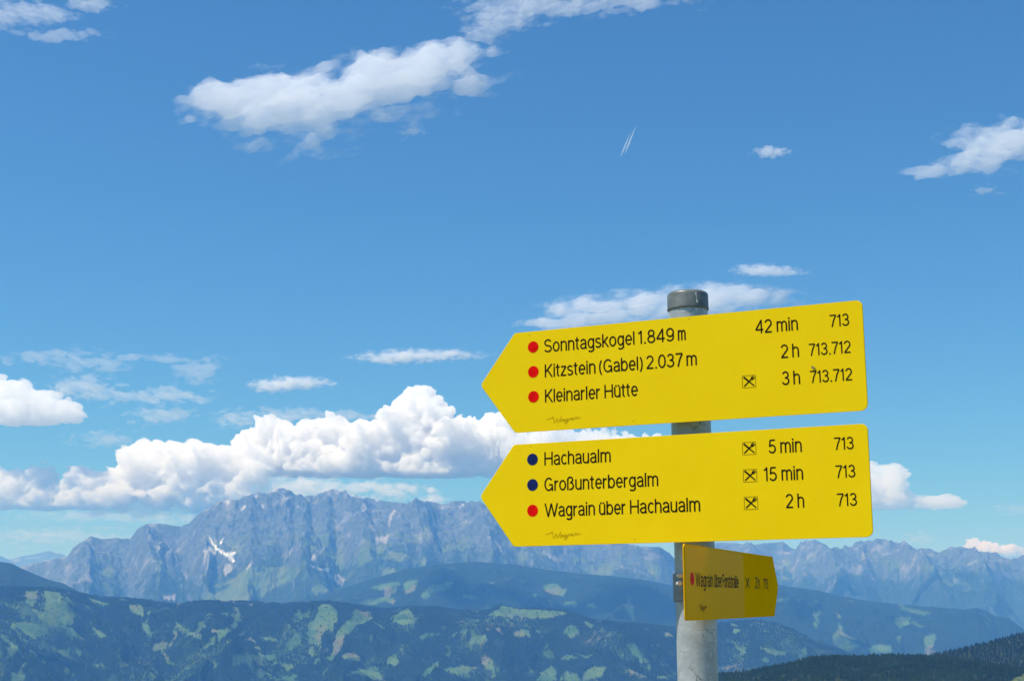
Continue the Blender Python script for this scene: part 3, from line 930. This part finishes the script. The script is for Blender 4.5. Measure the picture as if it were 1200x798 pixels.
POST_MID = np.array([0.27407, 2.14013, 0.16549])
POST_LEAN = R_(-0.2225)
POST_R = 0.03015
post = link(bpy.data.objects.new("sign_post", None))
foot_z = -1.66
post.location = (POST_MID[0] + math.tan(POST_LEAN) * (foot_z - POST_MID[2]), POST_MID[1], foot_z)
post.rotation_euler = (0, POST_LEAN, 0)
tag(post, "round grey galvanised steel post with a dark cap carrying the yellow signs", "post")
top_z = at(806, 338, POST_MID[1] - POST_R)[2] - foot_z
V, F = lathe([(POST_R, -0.25), (POST_R, top_z - 0.012)])
mesh_obj("pole", V, F, M_STEEL, post, True)
cr = POST_R + 0.0016
ct = top_z
V, F = lathe([(POST_R + 0.0002, ct - 0.0285), (cr - .0003, ct - 0.029), (cr + 0.0004, ct - 0.0275), (cr, ct - 0.0255), (cr, ct - 0.0055), (cr - 0.0012, ct - 0.0026), (cr - 0.004, ct - 0.0006), (cr - 0.008, ct), (0.0005, ct + 0.0008)])
cap = mesh_obj("cap", V, F, M_CAP, post, True)
# dried white splash running down the cap and a pit in the plastic
def blob(cx_, z, ang_, w, hgt, t, base_r):
    V, F = [], []
    n_, mrings = 12, 5
    for k in range(mrings):
        q = k / (mrings - 1)
        for i in range(n_):
            a = 2 * math.pi * i / n_
            rr = math.cos(q * math.pi / 2)
            th_ = ang_ + w * rr * math.cos(a) / base_r
            rad_ = base_r + t * math.sin(q * math.pi / 2) - 0.0002
            V.append((rad_ * math.sin(th_), -rad_ * math.cos(th_), z + hgt * rr * math.sin(a)))
    for k in range(mrings - 1):
        for i in range(n_):
            F.append((k * n_ + i, k * n_ + (i + 1) % n_, (k + 1) * n_ + (i + 1) % n_, (k + 1) * n_ + i))
    return V, F
def join(parts):
    V, F = [], []
    for v, f in parts:
        o_ = len(V)
        V += list(v); F += [tuple(i + o_ for i in q) for q in f]
    return V, F
A_S = 0.32
V, F = join([blob(0, ct - 0.0085, A_S - .03, 0.0012, 0.0022, 0.0007, cr), blob(0, ct - 0.0135, A_S, 0.0006, 0.005, 0.0004, cr),
             blob(0, ct - 0.0205, A_S + .02, 0.0014, 0.0026, 0.0008, cr), blob(0, ct - 0.0325, A_S - .02, 0.0016, 0.002, 0.0006, POST_R)])
mesh_obj("splash", V, F, M_DROP, post, True)
mdk, _, bb = material("dark_pit"); bb.inputs["Base Color"].default_value = (0.015, 0.015, 0.013, 1)
V, F = blob(0, ct - 0.0085, -0.18, 0.0014, 0.0009, 0.0003, cr)
mesh_obj("pit", V, F, mdk, cap, True)

# ------------------------------------------------------------------ signs
def enamel(name, base, base2, rough, film=False):
    m, nt, b = material(name)
    tc = N(nt, "ShaderNodeTexCoord").outputs["Object"]
    n1 = noise(nt, 9, 5, 0.6, tc)
    n2 = noise(nt, 160, 3, 0.6, tc)
    c = mixc(nt, ramp(nt, n1, 0.35, 0.65), base, base2)
    c = mixc(nt, ramp(nt, n2, 0.70, 0.78, 0, 0.0 if film else 0.25), c, (0.45, 0.36, 0.04))
    nt.links.new(c, b.inputs["Base Color"])
    rr = ramp(nt, n1, 0.3, 0.7, rough - 0.02, rough + 0.03)
    nt.links.new(rr, b.inputs["Roughness"])
    if not film: bump(nt, b, n1, 0.03, 0.01)
    b.inputs["Specular IOR Level"].default_value = 0.007 if film else (0.0 if "amber" in name else 0.06)
    return m
M_YEL = enamel("yellow_enamel", (0.91, 0.615, 0.002), (0.93, 0.64, 0.003), 0.5)
M_FILM = enamel("amber_film", (0.90, 0.45, 0.001), (0.92, 0.47, 0.002), 0.33, True)  # film over the shaded sign, the same warm shade tone in its colour
M_YEL_SHADE = enamel("amber_enamel", (0.90, 0.45, 0.001), (0.92, 0.47, 0.002), 0.5)  # copy of the yellow enamel, warm light in the shade put into its colour
def flat(name, col, rough=0.5):
    m, nt, b = material(name)
    tc = N(nt, "ShaderNodeTexCoord").outputs["Object"]
    nt.links.new(mixc(nt, ramp(nt, noise(nt, 90, 3, 0.6, tc), 0.3, 0.7), tuple(c * 0.85 for c in col), tuple(c * 1.1 for c in col)), b.inputs["Base Color"])
    b.inputs["Roughness"].default_value = rough
    b.inputs["Specular IOR Level"].default_value = 0.04
    return m
M_INK = flat("black_lettering", (0.020, 0.009, 0.006))
M_RED = flat("red_paint", (0.80, 0.006, 0.004))
M_BLUE = flat("navy_paint", (0.012, 0.022, 0.11))
M_LOGO = flat("ochre_script", (0.52, 0.33, 0.004))

# ---- a monoline condensed alphabet, cap height 1
def arc(cx_, cy_, rx, ry, a0, a1, n_=16):
    return [(cx_ + rx * math.cos(R_(a0 + (a1 - a0) * i / n_)), cy_ + ry * math.sin(R_(a0 + (a1 - a0) * i / n_))) for i in range(n_ + 1)]
b_, X_, T_ = 0.05, 0.725, 0.95
def bowl(cx_=.24, rx=.18): return arc(cx_, (b_ + X_) / 2, rx, (X_ - b_) / 2, 0, 360, 26)
def arch(x0, x1, stem_from=.40):
    m_ = (x0 + x1) / 2
    return [(x0, stem_from)] + arc(m_, X_ - .2, (x1 - x0) / 2, .2, 180, 0, 12) + [(x1, 0)]
def dot(x, y, d=.055): return [(x - d * .9, y), (x + d * .9, y)]
G = {
 'o': (.48, [bowl()]),
 'n': (.46, [[(.07, 0), (.07, X_ + b_)], arch(.07, .39)]),
 'm': (.70, [[(.07, 0), (.07, X_ + b_)], arch(.07, .35), arch(.35, .63)]),
 'h': (.46, [[(.07, 0), (.07, 1)], arch(.07, .39)]),
 'u': (.46, [[(.39, 0), (.39, X_ + b_)], [(.07, X_ + b_)] + arc(.23, .25, .16, .2, 180, 360, 12) + [(.39, .36)]]),
 'ü': (.46, [[(.39, 0), (.39, X_ + b_)], [(.07, X_ + b_)] + arc(.23, .25, .16, .2, 180, 360, 12) + [(.39, .36)], dot(.15, .86), dot(.31, .86)]),
 'i': (.16, [[(.08, 0), (.08, X_ + b_)], dot(.08, .93)]),
 'l': (.16, [[(.08, 0), (.08, 1)]]),
 't': (.28, [[(.12, .95)] + [(.12, .2)] + arc(.22, .17, .10, .12, 180, 275, 6), [(.0, X_), (.25, X_)]]),
 'r': (.30, [[(.07, 0), (.07, X_ + b_)], [(.07, .42)] + arc(.25, .47, .18, .23, 175, 82, 8)]),
 'a': (.45, [arc(.22, X_ - .19, .155, .19, 165, 0, 12) + [(.375, .12)] + [(.39, .06), (.44, .045)],
             [(.375, .43), (.27, .41)] + arc(.22, .225, .16, .175, 90, 270, 12) + [(.28, .06), (.35, .12), (.375, .2)]]),
 'g': (.47, [arc(.235, (b_ + X_) / 2 + .01, .165, (X_ - b_) / 2 - .01, 0, 360, 24), [(.40, X_ + b_), (.40, -.08)] + arc(.235, -.08, .165, .15, 0, -150, 10)]),
 's': (.41, [arc(.205, X_ - .16, .14, .16, 25, 250, 12) + arc(.205, .215, .155, .165, 75, -155, 12)]),
 'k': (.43, [[(.07, 0), (.07, 1)], [(.38, X_ + .05), (.08, .33)], [(.17, .43), (.41, 0)]]),
 'e': (.46, [[(.07, .385), (.41, .385)] + arc(.24, (b_ + X_) / 2, .17, (X_ - b_) / 2, 4, 318, 22)]),
 'z': (.40, [[(.04, X_), (.36, X_)], [(.36, X_), (.04, b_)], [(.03, b_), (.38, b_)]]),
 'b': (.48, [[(.07, 0), (.07, 1)], bowl(.245, .175)]),
 'c': (.42, [arc(.24, (b_ + X_) / 2, .17, (X_ - b_) / 2, 45, 315, 18)]),
 'ß': (.50, [[(.07, 0), (.07, .76)] + arc(.225, .76, .155, .19, 180, -60, 14) + [(.25, .55)] + arc(.235, .30, .19, .25, 80, -110, 14)]),
 'S': (.54, [arc(.265, .725, .195, .225, 22, 250, 14) + arc(.265, .275, .215, .225, 75, -160, 14)]),
 'K': (.54, [[(.07, 0), (.07, 1)], [(.49, 1), (.08, .40)], [(.20, .56), (.51, 0)]]),
 'H': (.60, [[(.07, 0), (.07, 1)], [(.53, 0), (.53, 1)], [(.07, .52), (.53, .52)]]),
 'G': (.62, [arc(.31, .5, .245, .45, 42, 318, 24) + [(.53, .26), (.53, .46)], [(.33, .46), (.555, .46)], [(.545, .26), (.545, 0)]]),
 'W': (.86, [[(.03, 1), (.23, 0)], [(.23, 0), (.43, .98)], [(.43, .98), (.63, 0)], [(.63, 0), (.83, 1)]]),
 'F': (.48, [[(.07, 0), (.07, 1)], [(.07, T_), (.46, T_)], [(.07, .52), (.41, .52)]]),
 '0': (.50, [arc(.25, .5, .19, .45, 0, 360, 28)]),
 '1': (.30, [[(.20, 0), (.20, 1)], [(.20, .97), (.14, .84), (.03, .80)]]),
 '2': (.50, [arc(.245, .70, .18, .25, 165, -30, 14) + [(.07, .07)], [(.04, b_), (.45, b_)]]),
 '3': (.50, [arc(.235, .735, .165, .215, 160, -75, 14), arc(.235, .285, .19, .235, 75, -165, 16), [(.19, .525), (.29, .52)]]),
 '4': (.52, [[(.37, 0), (.37, 1)], [(.37, .97), (.04, .28)], [(.03, .27), (.49, .27)]]),
 '5': (.50, [[(.42, T_), (.13, T_)], [(.13, T_), (.09, .48)], arc(.235, .32, .19, .27, 142, -155, 18)]),
 '7': (.46, [[(.03, T_), (.43, T_)], [(.43, T_), (.27, .5), (.17, 0)]]),
 '8': (.50, [arc(.25, .74, .155, .21, 0, 360, 22), arc(.25, .285, .185, .235, 0, 360, 24)]),
 '9': (.50, [arc(.25, .66, .18, .29, 0, 360, 24), [(.43, .66), (.42, .42)] + arc(.24, .30, .185, .25, 20, -150, 10)]),
 '.': (.18, [dot(.09, .055)]),
 '(': (.28, [arc(.36, .40, .27, .66, 125, 235, 12)]),
 ')': (.28, [arc(-.08, .40, .27, .66, 55, -55, 12)]),
 ' ': (.20, []),
}

def ribbon(poly, hw, z, V, F):
    p = [np.array(q, float) for q in poly]
    n_ = len(p)
    closed = np.hypot(*(p[0] - p[-1])) < 1e-9 and n_ > 3
    off = []
    for i in range(n_):
        a = p[i] - p[i - 1] if i > 0 else (p[-1] - p[-2] if closed else None)
        c = p[i + 1] - p[i] if i < n_ - 1 else (p[1] - p[0] if closed else None)
        if a is None: a = c
        if c is None: c = a
        a = a / (np.hypot(*a) + 1e-12); c = c / (np.hypot(*c) + 1e-12)
        t = a + c
        t = t / (np.hypot(*t) + 1e-12)
        nn = np.array([-t[1], t[0]])
        cosv = max(0.55, float(np.dot(nn, np.array([-a[1], a[0]]))))
        off.append(nn * hw / cosv)
    o0 = len(V)
    for q, o_ in zip(p, off):
        V.append((q[0] + o_[0], z, q[1] + o_[1]))
        V.append((q[0] - o_[0], z, q[1] - o_[1]))
    for i in range(n_ - 1):
        F.append((o0 + 2 * i, o0 + 2 * i + 1, o0 + 2 * i + 3, o0 + 2 * i + 2))

def text_geo(txt, u0, u1, v, cap, stroke, z0=-0.0013):
    """strokes of one line between u0 and u1 (metres on the plate, u right, v up)"""
    gap = 0.022
    adv, w = [], 0
    for ch in txt:
        adv.append(w)
        w += G[ch][0] + gap
    first, last = G[txt[0]], G[txt[-1]]
    w -= gap
    sx = (u1 - u0) / w
    V, F = [], []
    k = 0
    for ch, a in zip(txt, adv):
        for st in G[ch][1]:
            dotmark = len(st) == 2 and abs(st[0][0] - st[1][0]) < 0.115 and st[0][1] == st[1][1]
            ribbon([(u0 + (a + x) * sx, v + y * cap) for x, y in st], stroke * (0.55 if dotmark else 0.5), z0 - 0.00001 * k, V, F)
            k = (k + 1) % 9
    return V, F

def disc_geo(u, v, ru, rv, z, n_=40):
    return [(u + ru * math.cos(2 * math.pi * i / n_), z, v + rv * math.sin(2 * math.pi * i / n_)) for i in range(n_)], [tuple(range(n_))]

def plate_geo(W, T, H, flip=False, rc=0.010, th=0.002, rim=0.0007):
    """arrow plate: u from 0 (arrow shoulder / tail) to W, point at -T (or W+T when flipped)"""
    h = H / 2
    if not flip:
        corners = [(-T, 0, .008), (0, -h, .008), (W, -h, rc), (W, h, rc), (0, h, .008)]
    else:
        corners = [(0, -h, .007), (W, -h, .006), (W + T, 0, .008), (W, h, .006), (0, h, .007)]
    out = []
    n_ = len(corners)
    for i in range(n_):
        p = np.array(corners[i][:2]); a = np.array(corners[i - 1][:2]); c = np.array(corners[(i + 1) % n_][:2])
        d1 = (a - p) / np.linalg.norm(a - p); d2 = (c - p) / np.linalg.norm(c - p)
        ang = math.acos(np.clip(d1 @ d2, -1, 1))
        r_ = corners[i][2]
        L_ = r_ / math.tan(ang / 2)
        s_, e_ = p + d1 * L_, p + d2 * L_
        bis = (d1 + d2); bis /= np.linalg.norm(bis)
        cc = p + bis * (r_ / math.sin(ang / 2))
        a0 = math.atan2(*(s_ - cc)[::-1]); a1 = math.atan2(*(e_ - cc)[::-1])
        da = (a1 - a0 + math.pi) % (2 * math.pi) - math.pi
        for k in range(9):
            t = a0 + da * k / 8
            out.append((cc[0] + r_ * math.cos(t), cc[1] + r_ * math.sin(t)))
    n_ = len(out)
    cen = np.mean(np.array(out), axis=0)
    def inset(p, dd):
        v_ = np.array(p) - cen
        return tuple(cen + v_ * (1 - dd / np.linalg.norm(v_)))
    rings = [[inset(p, rim) for p in out], out, out, [inset(p, rim) for p in out]]
    ys = [-th / 2, -th / 2 + rim, th / 2 - rim, th / 2]
    V, F = [], []
    for rg_, y in zip(rings, ys):
        V += [(q[0], y, q[1]) for q in rg_]
    for k in range(3):
        for i in range(n_):
            F.append((k * n_ + i, k * n_ + (i + 1) % n_, (k + 1) * n_ + (i + 1) % n_, (k + 1) * n_ + i))
    F.append(tuple(range(n_))[::-1])
    F.append(tuple(range(3 * n_, 4 * n_)))
    return V, F

def sign(loc, yaw, tilt, lean, label, k=1.0):
    o = link(bpy.data.objects.new("direction_sign", None))
    # matrix = Rz(yaw) Rx(lean) Ry(-tilt)
    M = Matrix.Rotation(R_(yaw), 4, 'Z') @ Matrix.Rotation(R_(lean), 4, 'X') @ Matrix.Rotation(R_(-tilt), 4, 'Y')
    M.translation = Vector(loc) * k
    o.matrix_world = M @ Matrix.Scale(k, 4)
    tag(o, label, "direction sign", "yellow direction signs on the post")
    return o

def part(name, geo, mat, parent, smooth=False):
    return mesh_obj(name, geo[0], geo[1], mat, parent, smooth)

def box_geo(x0, x1, y0, y1, z0, z1):
    V = [(x, y, z) for z in (z0, z1) for x, y in ((x0, y0), (x1, y0), (x1, y1), (x0, y1))]
    return V, [(3, 2, 1, 0), (4, 5, 6, 7), (0, 1, 5, 4), (1, 2, 6, 5), (2, 3, 7, 6), (3, 0, 4, 7)]

def rect_frame(u0, u1, v0, v1, w, z):
    V, F = [], []
    for k, seg in enumerate((((u0, v0), (u1, v0)), ((u1, v0), (u1, v1)), ((u1, v1), (u0, v1)), ((u0, v1), (u0, v0)))):
        ribbon(seg, w / 2, z - 0.00001 * k, V, F)
    return V, F

def cutlery(parent, u0, u1, v0, v1, sx=1.0):
    part("pictogram_frame", rect_frame(u0, u1, v0, v1, 0.0006, -0.0013), M_PICT, parent)
    V, F = [], []
    w, h_ = u1 - u0, v1 - v0
    P_ = lambda a, c: (u0 + a * w, v0 + c * h_)
    k = -0.00133
    ribbon([P_(.12, .86), P_(.88, .12)], 0.00085, k, V, F)                       # knife
    ribbon([P_(.10, .90), P_(.17, .82), P_(.50, .50)], 0.00125, k - 1e-5, V, F)   # blade
    ribbon([P_(.12, .12), P_(.74, .74)], 0.00085, k - 2e-5, V, F)                 # fork handle
    ribbon([P_(.68, .68), P_(.78, .78)], 0.0021, k - 3e-5, V, F)
    for dx in (-.07, 0, .07):
        ribbon([P_(.76 + dx, .76 - dx), P_(.89 + dx, .89 - dx)], 0.00045, k - 4e-5, V, F)
    part("cutlery_pictogram", (V, F), M_INK, parent)

M_CHIP = flat("bare_chip", (0.20, 0.15, 0.03))
M_PICT = flat("thin_frame_ink", (0.22, 0.15, 0.012))

LOGO = [[(0, .58), (.08, .70), (.18, .78), (.24, .80)],
        [(.17, .84), (.20, .84), (.22, .55), (.235, .18)], [(.235, .18), (.28, .40), (.325, .66)], [(.325, .66), (.335, .40), (.355, .20)], [(.355, .20), (.41, .52), (.47, .90)],
        [(.52, .52), (.47, .54), (.43, .40), (.45, .26), (.49, .34), (.52, .52)], [(.525, .54), (.53, .32), (.56, .34)],
        [(.64, .54), (.59, .54), (.56, .40), (.59, .30), (.63, .42), (.645, .55)], [(.645, .55), (.64, .22), (.61, .04), (.55, .06), (.60, .20), (.68, .36)],
        [(.685, .36), (.695, .60), (.715, .53), (.745, .58)],
        [(.81, .62), (.77, .62), (.745, .48), (.77, .38), (.80, .48), (.815, .62)], [(.815, .62), (.82, .42), (.85, .46)],
        [(.862, .66), (.868, .46)], [(.873, .78), (.882, .80)],
        [(.895, .68), (.90, .48)], [(.90, .50), (.925, .70), (.94, .66), (.945, .52), (.99, .56), (1.05, .64)]]
def logo(parent, u0, u1, v0, v1, hw=0.00036):
    V, F = [], []
    for k, st in enumerate(LOGO):
        ribbon([(u0 + x * (u1 - u0), v0 + y * (v1 - v0)) for x, y in st], hw, -0.0013 - 1e-5 * k, V, F)
    part("script_emblem", (V, F), M_LOGO, parent)

def clamp(parent_sign, u_axis, dist, v, hgt):
    """band round the post and two bolts holding a plate (plate coordinates: post axis at u_axis, dist behind the face)"""
    c = (u_axis, dist)
    Rb = POST_R + 0.0032
    V, F = lathe([(POST_R + .0003, v - hgt / 2), (Rb, v - hgt / 2), (Rb, v + hgt / 2), (POST_R + .0003, v + hgt / 2)], 48)
    V = [(x + c[0], y + c[1], z) for x, y, z in V]
    G1 = (V, F)
    g = join([G1, box_geo(u_axis - .016, u_axis + .016, 0.0016, dist - POST_R, v - hgt * .42, v + hgt * .42)])
    part("clamp", g, M_BAND, parent_sign, False)

BASE = (0.0445, 0.0045, -0.0355)
def main_sign(loc, yaw, tilt, lean, W, T, H, label, rows, dots, u_ax, dist):
    s_ = sign(loc, yaw, tilt, lean, label, 0.9910)
    part("plate", plate_geo(W, T, H), M_YEL, s_)
    for v, colr in zip(BASE, dots):
        d_ = part("dot", disc_geo(0.0325, v + 0.0105, 0.0092, 0.0092, -0.0013), M_RED if colr == 'r' else M_BLUE, s_)
        d_["label"] = "red route dot" if colr == 'r' else "navy blue route dot"
    for v, (dest, tim, num, pict) in zip(BASE, rows):
        for i, (nm, items, cap, st) in enumerate((("destination_lettering", dest, 0.0208, 0.00225), ("walking_time", tim, 0.0203, 0.0021), ("route_number", num, 0.0180, 0.0018))):
            V, F = [], []
            for (txt, a, c) in items:
                g = text_geo(txt, a / 1000, c / 1000, v, cap, st)
                V, F = join([(V, F), g])
            part(nm, (V, F), M_INK, s_)
        if pict: cutlery(s_, 0.3710, 0.3910, v + 0.0002, v + 0.0182)
    chips = [(0.026, 0.0745), (0.1985, -0.0742), (0.292, 0.0765), (0.2873, 0.0135)] if dots == "rrr" else [(0.030, 0.0755), (0.201, -0.0735), (0.011, 0.070)]
    for a_, c_ in chips: part("enamel_chip", disc_geo(a_, c_, 0.0008, 0.0007, -0.0012, 8), M_CHIP, s_)
    logo(s_, 0.0545, 0.1100, -0.0712, -0.0570)
    for v in (0.045, -0.045): clamp(s_, u_ax, dist, v, 0.03)
    return s_

s1 = main_sign((0.0048, 2.2191, 0.3365), -24.82, 0.56, -0.67, 0.5522, 0.0610, 0.1609,
    "upper large yellow arrow sign, three red dots, first line Sonntagskogel",
    [([("Sonntagskogel", 51.1, 204.3), ("1.849", 208.5, 268), ("m", 273.0, 285.8)], [("42", 393.3, 419.4), ("min", 425, 457.8)], [("713", 503.3, 532.6)], False),
     ([("Kitzstein", 51.6, 138.8), ("(Gabel)", 143.0, 217.0), ("2.037", 221.0, 280), ("m", 285.0, 302.5)], [("2", 429.8, 441.9), ("h", 446.5, 457.8)], [("713.712", 471.2, 532.8)], False),
     ([("Kleinarler", 51.6, 145.6), ("Hütte", 151.7, 207.2)], [("3", 430.0, 442.0), ("h", 446.5, 457.6)], [("713.712", 471.2, 532.9)], True)],
    "rrr", 0.2745, 0.0605)
s2 = main_sign((0.0031, 2.2216, 0.1580), -25.01, 0.55, -1.30, 0.5543, 0.0594, 0.1599,
    "lower large yellow arrow sign with two blue dots, first line Hachaualm",
    [([("Hachaualm", 52.2, 164.4)], [("5", 409.4, 421.6), ("min", 426.7, 459.3)], [("713", 504.8, 534.0)], True),
     ([("Großunterbergalm", 52.2, 240.2)], [("15", 401.0, 421.5), ("min", 427.0, 459.6)], [("713", 505.2, 534.4)], True),
     ([("Wagrain", 53.2, 137.4), ("über", 143.0, 187.0), ("Hachaualm", 193.2, 304.6)], [("2", 431.8, 443.8), ("h", 448.7, 459.6)], [("713", 505.4, 534.7)], True)],
    "bbr", 0.2777, 0.0600)

# small sign on the side of the post
s3 = sign((0.2329, 1.9347, 0.0209), 68.64, -0.13, -0.11, "small shaded yellow arrow sign pointing away right under the two large signs")
W3, T3, H3 = 0.6202, 0.0441, 0.103
part("plate", plate_geo(W3, T3, H3, True), M_YEL_SHADE, s3)
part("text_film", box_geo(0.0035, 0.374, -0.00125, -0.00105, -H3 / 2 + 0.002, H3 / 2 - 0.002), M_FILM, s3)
d_ = part("dot", disc_geo(0.0400, 0.0048, 0.0108, 0.0090, -0.0015), M_RED, s3)
d_["label"] = "red route dot"
zt = -0.00155
g = text_geo("Wagrain", 0.060, 0.163, -0.0055, 0.0195, 0.0024, zt)
g = join([g, text_geo("über", 0.169, 0.220, -0.0055, 0.0195, 0.0024, zt), text_geo("Forststraße", 0.224, 0.335, -0.0055, 0.0195, 0.0024, zt)])
part("destination_lettering", g, M_INK, s3)
V, F = [], []
ribbon([(0.389, 0.0115), (0.417, -0.0045)], 0.0012, zt, V, F); ribbon([(0.389, -0.0045), (0.417, 0.0115)], 0.0012, zt - 1e-5, V, F)
part("cutlery_pictogram", (V, F), M_INK, s3)
part("walking_time", join([text_geo("2", 0.461, 0.480, -0.0045, 0.0185, 0.0022, zt), text_geo("h", 0.484, 0.500, -0.0045, 0.0185, 0.0022, zt)]), M_INK, s3)
part("route_number", text_geo("713", 0.530, 0.570, -0.0045, 0.0165, 0.0020, zt), M_INK, s3)
V, F = [], []
for k, st in enumerate(LOGO):
    ribbon([(0.074 + x * 0.046, -0.041 + y * 0.013) for x, y in st], 0.0007, -0.00155 - 1e-5 * k, V, F)
part("script_emblem", (V, F), flat("shade_amber_script", (0.42, 0.17, 0.002)), s3)  # ochre emblem ink reddened to go with the shade tone painted here
clamp(s3, 0.2065, 0.0360, -0.006, 0.042)
for bx, by in ((796.5, 674), (795.8, 683)):
    V, F = lathe([(0.0001, 0.0), (0.0036, 0.0), (0.0036, 0.004), (0.0024, 0.005), (0.0024, 0.009), (0.0001, 0.0095)], 12)
    w0 = Vector(at(bx, by, POST_MID[1] - 0.028))
    Mb = s3.matrix_world.inverted() @ Matrix.Translation(w0) @ Vector((-0.75, -0.66, 0)).to_track_quat('Z', 'Y').to_matrix().to_4x4() @ Matrix.Translation((0, 0, -0.004))
    V = [tuple(Mb @ Vector(v_)) for v_ in V]
    part("bolt", (V, F), M_BOLT, s3)

# little brown moth resting on the upper sign
mm_, nt, b = material("moth_scales")
tc = N(nt, "ShaderNodeTexCoord").outputs["Object"]
nt.links.new(mixc(nt, ramp(nt, noise(nt, 700, 3, .6, tc), .4, .6), (0.24, 0.16, 0.025), (0.55, 0.40, 0.06)), b.inputs["Base Color"])
moth = link(bpy.data.objects.new("moth", None))
moth.matrix_world = s1.matrix_world @ Matrix.Translation((0.4765, -0.0013, -0.0125)) @ Matrix.Rotation(R_(-48), 4, 'Y') @ Matrix.Scale(0.82, 4)
tag(moth, "tiny brown moth resting on the upper sign beside the route numbers", "moth")
def ell(cx_, cy_, cz_, rx, ry, rz, n_=12, m_=7):
    V, F = [], []
    for k in range(m_ + 1):
        ph = math.pi * k / m_ - math.pi / 2
        for i in range(n_):
            a = 2 * math.pi * i / n_
            V.append((cx_ + rx * math.cos(ph) * math.cos(a), cy_ + ry * math.cos(ph) * math.sin(a), cz_ + rz * math.sin(ph)))
    for k in range(m_):
        for i in range(n_):
            F.append((k * n_ + i, k * n_ + (i + 1) % n_, (k + 1) * n_ + (i + 1) % n_, (k + 1) * n_ + i))
    return V, F
part("body", join([ell(0, -.0008, 0, .0008, .0008, .0042), ell(0, -.0009, .0045, .0007, .0007, .0008)]), mm_, moth, True)
for sg in (-1, 1):
    outl = [(0.0003, .003), (.0017, .0012), (.0026, -.003), (.0022, -.0055), (.0010, -.0050), (.0004, -.002)]
    V = [(sg * x, -0.0013 - 0.0004 * (1 if x < .001 else 0), z_) for x, z_ in outl] + [(sg * x, -0.0009 - 0.0004 * (1 if x < .001 else 0), z_) for x, z_ in outl]
    n_ = len(outl)
    F = [tuple(range(n_)), tuple(range(n_, 2 * n_))[::-1]] + [(i, (i + 1) % n_, n_ + (i + 1) % n_, n_ + i) for i in range(n_)]
    part("wing", (V, F), mm_, moth)
